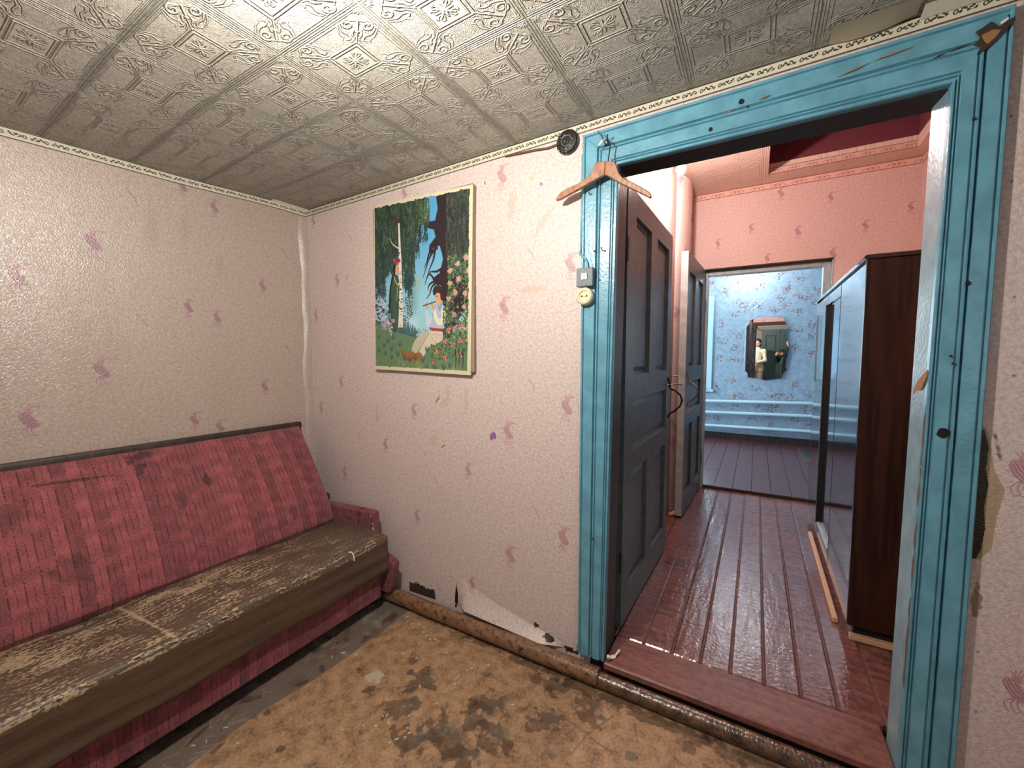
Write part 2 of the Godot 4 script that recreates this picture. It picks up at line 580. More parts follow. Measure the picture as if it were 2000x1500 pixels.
func tile_height() -> Image:
	var W := 768
	var H := 600
	var a := PackedFloat32Array()
	a.resize(W * H)
	var g := noise(W, H, 0.11, 2, 4)
	for i in W * H:
		a[i] = 0.30 + (g[i] / 255.0 - 0.5) * 0.22
	var dab := func(u: float, v: float, r: float, h: float):
		var cx := u * W
		var cy := v * H
		var rr := r * W
		for y in range(maxi(0, int(cy - rr)), mini(H, int(cy + rr) + 2)):
			for x in range(maxi(0, int(cx - rr)), mini(W, int(cx + rr) + 2)):
				var d := (Vector2(x, y) - Vector2(cx, cy)).length_squared() / (rr * rr)
				if d < 1.0:
					a[y * W + x] = maxf(a[y * W + x], 0.3 + h * sqrt(1.0 - d))
	var run := func(p: PackedVector2Array, r0: float, r1: float, h: float):
		var k := p.size()
		for i in k - 1:
			var n := maxi(1, int((p[i + 1] - p[i]).length() / 0.0045))
			for j in n:
				var f := (i + float(j) / n) / (k - 1)
				var q := p[i].lerp(p[i + 1], float(j) / n)
				dab.call(q.x, q.y, lerpf(r0, r1, f), h)
	# sunk centre field
	for y in range(int(0.36 * H), int(0.64 * H)):
		for x in range(int(0.36 * W), int(0.64 * W)):
			a[y * W + x] = 0.12
	for s in [0.185, 0.15]:
		run.call(pts([0.5 - s, 0.5 - s, 0.5 + s, 0.5 - s, 0.5 + s, 0.5 + s, 0.5 - s, 0.5 + s, 0.5 - s, 0.5 - s]), 0.011, 0.011, 0.5)
	# centre rosette
	for k in 8:
		var an := TAU * k / 8
		var L := 0.105 if k % 2 == 1 else 0.085
		run.call(PackedVector2Array([Vector2(0.5, 0.5) + Vector2(0.02, 0).rotated(an), Vector2(0.5, 0.5) + Vector2(L, 0).rotated(an)]), 0.018, 0.008, 0.45)
		if k % 2 == 1:
			for s in [-1, 1]:
				run.call(smooth_path(PackedVector2Array([Vector2(0.5, 0.5) + Vector2(0.04, 0).rotated(an), Vector2(0.5, 0.5) + Vector2(0.08, 0.03 * s).rotated(an), Vector2(0.5, 0.5) + Vector2(0.115, 0.02 * s).rotated(an), Vector2(0.5, 0.5) + Vector2(0.1, 0.045 * s).rotated(an)]), 3), 0.009, 0.007, 0.4)
	dab.call(0.5, 0.5, 0.02, 0.55)
	# rims
	for m in [0.014, 0.036]:
		run.call(pts([m, m, 1 - m, m, 1 - m, 1 - m, m, 1 - m, m, m]), 0.0065, 0.0065, 0.42)
	for sx in [0, 1]:
		for sy in [0, 1]:
			var P := func(s: float, t: float):
				var q := Vector2(s, s) * 0.7071 + Vector2(-t, t) * 0.7071
				return Vector2(absf(sx - q.x), absf(sy - q.y))
			var arc := PackedVector2Array()
			for i in 13:
				var an := PI + PI / 2 * i / 12.0
				var q := Vector2(0.30, 0.30) + Vector2(cos(an), sin(an)) * 0.235
				arc.append(Vector2(absf(sx - q.x), absf(sy - q.y)))
			run.call(arc, 0.008, 0.008, 0.5)
			for e in [[0.065, 0.33, 0.065, 0.5], [0.33, 0.065, 0.5, 0.065]]:
				run.call(PackedVector2Array([Vector2(absf(sx - e[0]), absf(sy - e[1])), Vector2(absf(sx - e[2]), absf(sy - e[3]))]), 0.008, 0.008, 0.4)
			for t in [-1, 1]:
				var sp := PackedVector2Array()
				for i in 22:
					var f := i / 21.0
					var r := lerpf(0.062, 0.016, f)
					var an := -0.4 + f * 8.0
					sp.append(P.call(0.245 - cos(an) * r, t * (0.085 + sin(an) * r * 0.9)))
				run.call(sp, 0.012, 0.012, 0.55)
				run.call(smooth_path(PackedVector2Array([P.call(0.25, t * 0.155), P.call(0.33, t * 0.13), P.call(0.37, t * 0.075), P.call(0.42, t * 0.06), P.call(0.43, t * 0.1)]), 4), 0.010, 0.009, 0.5)
				run.call(smooth_path(PackedVector2Array([P.call(0.26, t * 0.175), P.call(0.36, t * 0.155), P.call(0.41, t * 0.12), P.call(0.45, t * 0.13)]), 4), 0.008, 0.005, 0.4)
				run.call(smooth_path(PackedVector2Array([P.call(0.30, t * 0.03), P.call(0.36, t * 0.04), P.call(0.40, t * 0.02), P.call(0.46, t * 0.045)]), 4), 0.012, 0.006, 0.5)
				for e in [[0.06, 0.05], [0.1, 0.0]]:
					run.call(PackedVector2Array([P.call(0.085, t * 0.005), P.call(0.085 + (e[0] - 0.06) * 0.9 - 0.012, t * 0.035)]), 0.011, 0.007, 0.45)
			run.call(PackedVector2Array([P.call(0.19, 0), P.call(0.30, 0), P.call(0.34, 0), P.call(0.47, 0)]), 0.014, 0.008, 0.6)
			dab.call(P.call(0.32, 0).x, P.call(0.32, 0).y, 0.022, 0.6)
			run.call(PackedVector2Array([P.call(0.05, 0), P.call(0.085, 0), P.call(0.12, 0)]), 0.009, 0.009, 0.45)
	return Image.create_from_data(W, H, false, Image.FORMAT_RF, a.to_byte_array())

func border_tex(pinkish: bool) -> ImageTexture:
	var im := Image.create(512, 96, false, Image.FORMAT_RGB8)
	var ink := rgb(40, 36, 30) if not pinkish else rgb(120, 60, 52)
	im.fill(rgb(206, 198, 176) if not pinkish else rgb(222, 178, 162))
	im.fill_rect(Rect2i(0, 0, 512, 8), ink)
	im.fill_rect(Rect2i(0, 88, 512, 7), ink)
	for k in 4:
		var x := k * 128.0
		if pinkish:
			for j in 3:
				stroke(im, smooth_path(pts([x + 20 + j * 25, 70, x + 45 + j * 25, 35, x + 60 + j * 25, 60, x + 50 + j * 25, 70])), 4, 3, ink)
		else:
			ell(im, Vector2(x + 24, 48), 13, 17, 0.3, ink)
			ell(im, Vector2(x + 24, 48), 7, 10, 0.3, rgb(190, 182, 160))
			for j in 7:
				var px := x + 46 + j * 11
				ell(im, Vector2(px, 44 + 12 * sin(j * 1.9 + k)), 6, 10, 0.7 + j, ink.lerp(rgb(120, 110, 90), 0.25 * (j % 3)))
			stroke(im, smooth_path(pts([x + 36, 55, x + 60, 38, x + 90, 58, x + 125, 44])), 5, 3, ink)
	return tex(im)

func materials() -> void:
	paper_overlays()
	var fib := noise(512, 512, 0.035, 5, 21)
	var crk := noise(512, 512, 0.06, 4, 33, FastNoiseLite.TYPE_SIMPLEX)
	var cel := FastNoiseLite.new()
	cel.noise_type = FastNoiseLite.TYPE_CELLULAR
	cel.frequency = 0.10
	cel.domain_warp_enabled = true
	cel.domain_warp_amplitude = 18.0
	cel.domain_warp_frequency = 0.03
	cel.cellular_return_type = FastNoiseLite.RETURN_DISTANCE2_SUB
	var cd := cel.get_seamless_image(512, 512).get_data()
	var relief := gray(mixed(cd, crk, 0.55), 512, 512)
	var fine := gray(crk, 512, 512)
	var ptex := tex(ramp(mixed(fib, cd, 0.35), 512, 512, [rgb(196, 175, 169), rgb(217, 199, 193), rgb(231, 216, 210)]))
	var ro := gray(mixed(cd, fib, 0.5), 512, 512)
	for q in [["wall_left", M.paper_left], ["wall_back", M.paper_back], ["wall_right", M.paper_right]]:
		M[q[0]] = mat(rgb(218, 216, 209) if q[0] == "wall_left" else Color.WHITE, 0.25 if q[0] == "wall_left" else 0.36, {"tex": ptex, "tri": 3.4, "h": relief, "hs": 0.17 if q[0] == "wall_left" else 0.16, "det": q[1], "spec": 0.85 if q[0] == "wall_left" else 0.5})
	M.wall_hall = mat(rgb(255, 238, 234), 0.5, {"tex": ptex, "tri": 3.4, "h": relief, "hs": 0.15, "det": M.paper_hall_over})
	M.tile = mat(rgb(192, 191, 184), 0.48, {"tex": tex(ramp(fib, 512, 512, [rgb(214, 208, 198), rgb(255, 252, 246)])), "h": tex(tile_height()), "hs": 1.5, "spec": 0.5})
	M.hall_ceiling = mat(rgb(226, 196, 178), 0.7, {"h": M.tile.heightmap_texture, "hs": 0.45})
	M.border = mat(Color.WHITE, 0.6, {"tex": border_tex(false)})
	M.hall_border = mat(Color.WHITE, 0.6, {"tex": border_tex(true)})
	# paints
	var chip := gray(noise(512, 512, 0.02, 5, 77), 512, 512)
	var bl := tex(ramp(noise(512, 512, 0.012, 5, 50), 512, 512, [rgb(218, 222, 224), rgb(255, 255, 255)]))
	M.blue = mat(rgb(108, 168, 188), 0.33, {"tex": bl, "tri": 1.6, "h": fine, "hs": 0.05, "spec": 0.5})
	M.jamb = mat(rgb(148, 180, 192), 0.3, {"tex": bl, "tri": 1.6, "h": fine, "hs": 0.05})
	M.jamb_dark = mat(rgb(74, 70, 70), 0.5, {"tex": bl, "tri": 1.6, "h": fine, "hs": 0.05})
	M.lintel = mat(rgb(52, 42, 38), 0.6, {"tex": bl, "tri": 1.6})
	M.leaf = mat(rgb(102, 112, 114), 0.38, {"tex": bl, "tri": 1.8, "h": fine, "hs": 0.05})
	M.leaf_edge = mat(rgb(196, 200, 196), 0.5, {"tex": bl, "tri": 1.8})
	M.green = mat(rgb(78, 112, 108), 0.45, {"tex": bl, "tri": 1.8})
	M.cream_paint = mat(rgb(200, 188, 170), 0.5, {"tex": bl, "tri": 1.8})
	M.frame_grey = mat(rgb(172, 186, 186), 0.45, {"tex": bl, "tri": 1.8})
	M.bare = mat(rgb(156, 110, 70), 0.8)
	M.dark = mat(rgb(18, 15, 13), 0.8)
	M.grime_and_shade = mat(rgb(58, 44, 34), 0.8)
	M.groove = mat(rgb(98, 62, 52), 0.5)
	M.edge_wood = mat(rgb(118, 88, 64), 0.85)
	M.iron = mat(rgb(62, 58, 54), 0.4, {"metal": 0.8})
	M.steel = mat(rgb(150, 145, 138), 0.3, {"metal": 0.9})
	M.nail = mat(rgb(44, 52, 56), 0.5, {"metal": 0.3})
	M.white = mat(rgb(226, 222, 208), 0.6)
	M.ivory = mat(rgb(222, 212, 176), 0.3)
	M.black = mat(rgb(26, 25, 25), 0.25, {"spec": 0.6})
	M.plaster = mat(rgb(196, 192, 176), 0.8)
	M.brown_wire = mat(rgb(96, 72, 44), 0.6)
	# woods
	var st := streaks(512, 512, 0.045, 16, 5)
	var st2 := streaks(512, 512, 0.03, 8, 8)
	var dent := gray(mixed(st2, crk, 0.4), 512, 512)
	M.plank = mat(Color.WHITE, 0.18, {"tex": tex(ramp(mixed(st, fib, 0.5), 512, 512, [rgb(92, 56, 52), rgb(122, 78, 72), rgb(140, 96, 88)])), "tri": 1.3, "h": dent, "hs": 0.22, "spec": 0.75})
	M.plank_worn = mat(rgb(255, 246, 240), 0.36, {"tex": M.plank.albedo_texture, "tri": 1.1, "h": dent, "hs": 0.2})
	M.plank_blue = mat(rgb(176, 172, 190), 0.24, {"tex": M.plank.albedo_texture, "tri": 0.9, "h": dent, "hs": 0.12})
	var turned := (M.plank.albedo_texture as ImageTexture).get_image()
	turned.rotate_90(CLOCKWISE)
	M.threshold = mat(rgb(255, 240, 232), 0.4, {"tex": tex(turned), "tri": 1.3, "h": fine, "hs": 0.1})
	M.walnut = mat(Color.WHITE, 0.35, {"tex": tex(ramp(streaks(512, 512, 0.06, 24, 15), 512, 512, [rgb(30, 15, 10), rgb(48, 26, 18), rgb(62, 34, 24)])), "tri": 1.0, "spec": 0.4})
	M.gloss = mat(rgb(150, 130, 128), 0.12, {"tex": M.walnut.albedo_texture, "tri": 1.0, "spec": 0.5, "coat": 0.55, "coatr": 0.03})
	M.mirror_dark = mat(rgb(120, 130, 140), 0.06, {"metal": 0.9})
	M.hanger_l = mat(rgb(255, 255, 255), 0.35, {"tex": tex(ramp(streaks(256, 256, 0.07, 8, 25), 256, 256, [rgb(118, 70, 40), rgb(150, 96, 58), rgb(166, 112, 70)])), "tri": Vector3(3, 9, 3), "coat": 0.5, "coatr": 0.2})
	M.old_wood = mat(Color.WHITE, 0.55, {"tex": tex(ramp(streaks(256, 256, 0.05, 8, 28), 256, 256, [rgb(34, 20, 18), rgb(66, 44, 38)])), "tri": 1.5})
	M.lath = mat(rgb(214, 170, 134), 0.6)
	# pipe: rubbed brown paint over iron
	var pp := ramp(mixed(noise(512, 512, 0.02, 5, 61), crk, 0.35), 512, 512, [rgb(52, 38, 30), rgb(104, 74, 52), rgb(126, 90, 64), rgb(134, 97, 70), rgb(140, 104, 76)], 60, 170)
	M.pipe = mat(Color.WHITE, 0.36, {"tex": tex(pp), "tri": 2.4, "h": fine, "hs": 0.1})
	var pp2 := ramp(mixed(noise(512, 512, 0.016, 5, 64), crk, 0.4), 512, 512, [rgb(34, 28, 24), rgb(72, 52, 38), rgb(96, 68, 48), rgb(112, 82, 60)], 60, 190)
	M.pipe_worn = mat(Color.WHITE, 0.28, {"tex": tex(pp2), "tri": 2.0, "h": fine, "hs": 0.12, "spec": 0.7})
	M.radiator = mat(rgb(176, 206, 214), 0.3)
	fabric()
	floor_materials()
	blue_paper()

func fabric() -> void:
	var W := 640
	var H := 320
	var im := Image.create(W, H, false, Image.FORMAT_RGB8)
	var a := noise(W, H, 0.03, 4, 70)
	var b := noise(W, H, 0.25, 2, 71)
	var hgt := PackedByteArray()
	hgt.resize(W * H)
	var r := RandomNumberGenerator.new()
	r.seed = 5
	var tone := []
	for i in 32:
		tone.append([r.randf(), r.randf()])
	for y in H:
		for x in W:
			var s := x / 20
			var fx := (x % 20) / 20.0
			var na := a[y * W + x] / 255.0
			var nb := b[y * W + x] / 255.0
			var k: float = 0.60 + 0.16 * na + 0.26 * (nb - 0.5)
			k *= 0.86 + 0.2 * tone[s][0]
			k *= 1.0 + 0.05 * sin(y * 0.19 + tone[s][1] * 9.0)
			var dash := (fx < 0.10 or (fx > 0.46 and fx < 0.52)) and nb < 0.56 + 0.2 * sin(y * 0.11 + s)
			if dash:
				k *= 0.62
			im.set_pixel(x, y, Color(0.80 * k, 0.405 * k + 0.01, 0.43 * k + 0.01))
			hgt[y * W + x] = clampi(int(120 + 110 * (nb - 0.5) + (-40 if dash else 10)), 0, 255)
	# stains, and a thin dark bar painted in as the crease shade
	for q in [[262, 26, 22, 9, 0.1], [250, 52, 9, 15, 0.8], [238, 30, 10, 12, 0.2], [150, 50, 60, 3, 0.06], [520, 230, 14, 20, 0.0], [300, 130, 14, 20, 0.3], [360, 100, 10, 16, 0.0], [120, 200, 30, 30, 0.0], [60, 90, 24, 36, 0.4]]:
		blot(im, Vector2(q[0], q[1]), q[2], q[3], q[4], Color(0.16, 0.11, 0.11), 0.55 if q[3] < 18 else 0.25, 0.5, noise(256, 256, 0.05, 4, 9))
	M.fabric = mat(Color.WHITE, 0.9, {"tex": tex(im), "h": gray(hgt, W, H), "hs": 0.15, "sheen": 0.4})
	M.fabric_tri = mat(rgb(235, 225, 230), 0.9, {"tex": M.fabric.albedo_texture, "tri": Vector3(2, 2, 1.0), "h": M.fabric.heightmap_texture, "hs": 0.1, "sheen": 0.3})
	# worn seat cover
	W = 1024
	H = 512
	var s1 := Image.create_from_data(96, H, false, Image.FORMAT_L8, noise(96, H, 0.11, 4, 80))
	s1.resize(W, H, Image.INTERPOLATE_CUBIC)
	var sd := s1.get_data()
	var s2 := noise(W, H, 0.012, 4, 82)
	var s3 := noise(W, H, 0.12, 3, 83)
	var o := Image.create(W, H, false, Image.FORMAT_RGB8)
	var hh := PackedByteArray()
	hh.resize(W * H)
	for y in H:
		var v := float(y) / H       # 0 at the back, 0.75 front edge, 1 foot of the front
		for x in W:
			var u := float(x) / W
			var n1 := sd[y * W + x] / 255.0
			var n2 := s2[y * W + x] / 255.0
			var n3 := s3[y * W + x] / 255.0
			var wear := n1 * 0.60 + n2 * 0.55 + (n3 - 0.5) * 0.75
			var bias := 0.0
			if v < 0.75:
				bias = 0.34 * exp(-pow((v - 0.30 - 0.04 * sin(u * 9.0)) / 0.15, 2.0)) * smoothstep(0.72, 0.2, u) - 0.20 * smoothstep(0.12, 0.0, v) - 0.02
				bias += 0.22 * exp(-pow((v - 0.3) / 0.12, 2.0) - pow((u - 0.64) / 0.07, 2.0))
				bias -= 0.12 * smoothstep(0.7, 0.9, u)
			else:
				bias = -0.45
			bias += 0.42 * exp(-pow((v - 0.755) / 0.009, 2.0))
			bias += 0.3 * exp(-pow((u - 0.53 - 0.02 * (v - 0.5)) / 0.003, 2.0)) * smoothstep(0.76, 0.7, v)
			var k := smoothstep(0.60, 0.84, wear + bias)
			var base := Color(0.29, 0.235, 0.195).lerp(Color(0.42, 0.345, 0.285), clampf(n3 * 0.6 + n1 * 0.5 - 0.05, 0, 1))
			if v > 0.76:
				base = Color(0.28, 0.22, 0.17).lerp(Color(0.37, 0.29, 0.215), n1)
			o.set_pixel(x, y, base.lerp(Color(0.72, 0.63, 0.51), k * 0.9))
			hh[y * W + x] = int(120 + 60 * (n3 - 0.5) - 40 * k)
	M.seat = mat(Color.WHITE, 0.45, {"tex": tex(o), "h": gray(hh, W, H), "hs": 0.3})

func floor_materials() -> void:
	var n1 := noise(512, 512, 0.02, 5, 90)
	var n2 := noise(512, 512, 0.09, 4, 91)
	var base := ramp(mixed(n1, n2, 0.45), 512, 512, [rgb(104, 84, 66), rgb(146, 114, 86), rgb(166, 132, 100), rgb(178, 146, 116)], 50, 200)
	var W := 1536
	var H := 1024
	var im := overlay(W, H)                                   # x from -2.4 to 1.2, z from 0 to 2.4
	var nz := noise(256, 256, 0.04, 5, 9)
	var at := func(x: float, z: float): return Vector2((x + 2.4) / 3.6 * W, z / 2.4 * H)
	# bare grey boards beside the sofa
	var p := PackedVector2Array([at.call(-2.4, 0.0), at.call(-1.50, 0.0)])
	var r := RandomNumberGenerator.new()
	r.seed = 12
	for i in 20:
		p.append(at.call(-1.495 + 0.02 * sin(i * 0.8) + r.randf_range(-0.008, 0.008), 0.1 + i * 0.13))
	p.append(at.call(-2.4, 2.5))
	fpoly(im, p, Color(0.43, 0.38, 0.34, 0.96))
	for i in 190:
		blot(im, at.call(r.randf_range(-1.9, -1.5), r.randf_range(0.02, 2.0)), r.randf_range(4, 26), r.randf_range(3, 12), r.randf_range(0, 3), [Color(0.25, 0.19, 0.16), Color(0.56, 0.52, 0.47), Color(0.40, 0.31, 0.27)][i % 3], 0.6, 0.7, nz)
	for i in 60:
		var q := Vector2(r.randf_range(-1.75, -1.5), r.randf_range(0.1, 1.2))
		stroke(im, PackedVector2Array([at.call(q.x, q.y), at.call(q.x + r.randf_range(-0.05, 0.05), q.y + r.randf_range(-0.06, 0.06))]), 2, 1, Color(0.55, 0.52, 0.46, 0.8))
	# worn through patches
	for i in 260:
		var x := r.randf_range(-1.45, 1.1)
		var z := r.randf_range(0.05, 1.6)
		blot(im, at.call(x, z), r.randf_range(3, 20), r.randf_range(3, 12), r.randf_range(0, 3), [Color(0.30, 0.22, 0.17), Color(0.36, 0.33, 0.30), Color(0.25, 0.18, 0.14)][i % 3], r.randf_range(0.35, 0.8), 0.8, nz)
	var a := [-0.86, 0.54, -0.83, 0.41, -0.83, 0.34, -1.1, 0.52, -0.66, 0.14, -0.49, 0.18, -0.92, 0.53, -0.78, 0.56, -0.98, 0.6, -0.75, 0.45, -1.12, 0.38, -0.62, 0.3]
	for i in range(0, a.size(), 2):
		blot(im, at.call(a[i], a[i + 1]), 34, 22, i * 0.4, Color(0.28, 0.21, 0.17), 0.62, 1.0, nz)
		blot(im, at.call(a[i] + 0.03, a[i + 1] - 0.03), 20, 14, i * 0.7, Color(0.40, 0.37, 0.33), 0.6, 0.8, nz)
	blot(im, at.call(-0.3, 0.09), 480, 14, 0.02, Color(0.22, 0.16, 0.12), 0.6, 0.7, nz)  # dark ragged band along the foot of the pipe
	blot(im, at.call(-1.3, 0.46), 22, 13, 0.2, Color(0.70, 0.67, 0.58), 0.95, 0.7, nz)
	for l in [[-0.57, 0.25, -0.45, 0.27], [-0.4, 0.15, -0.46, 0.28, -0.48, 0.38], [-0.45, 0.28, -0.34, 0.3], [-0.33, 0.15, -0.3, 0.22], [-0.23, 0.08, -0.16, 0.12], [-0.9, 0.7, -0.7, 0.62]]:
		stroke(im, smooth_path(pts(l, Vector2(W / 3.6, H / 2.4), Vector2(2.4 / 3.6 * W, 0)), 4), 4, 1.5, Color(0.28, 0.20, 0.15, 0.5))
	M.room_floor = mat(Color.WHITE, 0.55, {"tex": tex(base), "tri": 1.4, "h": gray(mixed(n1, n2, 0.6), 512, 512), "hs": 0.25, "det": tex(im), "spec": 0.4})

func blue_paper() -> void:
	var W := 1024
	var H := 1280
	var im := overlay(W, H)                                   # x from -1 to 1, y from 0.1 to 2.6
	var at := func(x: float, y: float): return Vector2((x + 1.0) / 2.0 * W, (2.6 - y) / 2.5 * H)
	var r := RandomNumberGenerator.new()
	r.seed = 40
	var a := [-0.23, 2.36, -0.44, 2.21, 0.22, 2.4, 0.45, 2.32, 0.32, 2.17, 0.24, 2.06, 0.44, 1.88, 0.2, 1.92, -0.2, 2.04, -0.27, 1.89, -0.15, 1.95, 0, 2.24, 0, 1.99, 0.3, 1.97, -0.45, 1.76, -0.23, 1.59, -0.26, 1.43, -0.44, 1.51, 0.56, 2.08, 0.45, 2.08, 0.66, 2.15, 0.64, 1.99, 0.62, 2.45, 0.45, 1.64, 0.61, 1.55, 0.44, 1.41, -0.45, 1.28, -0.42, 2.42, -0.59, 2.35, -0.6, 2.07, 0.28, 2.44, 0.03, 2.43, 0.31, 2.22, -0.25, 1.24, 0.62, 1.34, 0.62, 1.7, -0.47, 0.84, 0, 0.86, -0.29, 0.95, 0.44, 0.92, -0.16, 0.74, 0.21, 0.75, 0.3, 0.77, 0.62, 0.78, -0.26, 0.72, 0.41, 0.74, -0.43, 0.6, -0.24, 0.6, 0.05, 0.61, 0.25, 0.61, 0.58, 0.61, -0.47, 0.41, -0.01, 0.42, 0.45, 0.46, 0.62, 0.39, 0.17, 0.56, -0.62, 0.42, 0.18, 0.36, -0.85, 0.7, -0.8, 2.3, 0.85, 0.8, 0.82, 1.5, 0.85, 2.1]
	for i in range(0, a.size(), 2):
		var c: Vector2 = at.call(a[i], a[i + 1])
		for k in 34:
			var q := c + Vector2(r.randfn(0, 17), r.randfn(0, 14))
			ell(im, q, r.randf_range(3, 6.5), r.randf_range(2, 4), r.randf_range(0, 3), [Color(0.40, 0.24, 0.36, 1.0), Color(0.68, 0.66, 0.54, 1.0), Color(0.34, 0.42, 0.42, 1.0), Color(0.58, 0.38, 0.46, 1.0)][k % 4], 7)
	for l in [[-0.405, 2.312, -0.33, 2.231, -0.369, 2.179], [-0.301, 2.288, -0.315, 2.18, -0.34, 2.102, -0.328, 2.011], [-0.195, 2.289, -0.211, 2.241], [-0.223, 2.203, -0.164, 2.139], [-0.208, 2.152, -0.224, 2.094], [-0.152, 2.349, -0.148, 2.216, -0.16, 2.139], [-0.098, 2.339, -0.134, 2.274, -0.093, 2.202, -0.091, 2.153], [-0.018, 2.119, -0.149, 1.951], [-0.018, 1.992, -0.096, 1.918], [-0.48, 2.384, -0.481, 2.323], [-0.452, 2.371, -0.447, 2.31], [-0.57, 2.168, -0.512, 2.093], [-0.609, 2.222, -0.603, 2.161], [0.003, 2.001, 0.076, 2.073], [0.142, 2.327, 0.16, 2.278], [0.057, 2.152, 0.076, 2.083], [-0.394, 2.126, -0.374, 2.044, -0.454, 1.988]]:
		var p := PackedVector2Array()
		for i in range(0, l.size(), 2):
			p.append(at.call(l[i], l[i + 1]))
		stroke(im, smooth_path(p, 5), 4, 3, Color(0.80, 0.93, 0.98, 0.9))
	for i in 60:
		var c: Vector2 = at.call([-0.27, 0.0, -0.5][i % 3] + r.randfn(0, 0.05), [2.24, 2.13, 2.08][i % 3] + r.randfn(0, 0.03))
		stroke(im, PackedVector2Array([c, c + Vector2(r.randfn(0, 12), r.randfn(0, 12))]), 2, 1, Color(0.68, 0.88, 0.95, 0.7))
	M.wall_blue = mat(rgb(152, 174, 188), 0.6, {"tex": tex(ramp(noise(256, 256, 0.03, 5, 44), 256, 256, [rgb(225, 228, 232), rgb(255, 255, 255)])), "tri": 1.5, "det": tex(im)})
	M.wall_blue_plain = mat(rgb(146, 178, 200), 0.5)

func uv_box(m: MB, ax: String, a0: float, aw: float, y0: float, hh: float, flip := false) -> void:
	m.flat_uv = func(p: Vector3):
		var a: float = p.x if ax == "x" else p.z
		var u := (a - a0) / aw
		return Vector2(1.0 - u if flip else u, 1.0 - (p.y - y0) / hh)

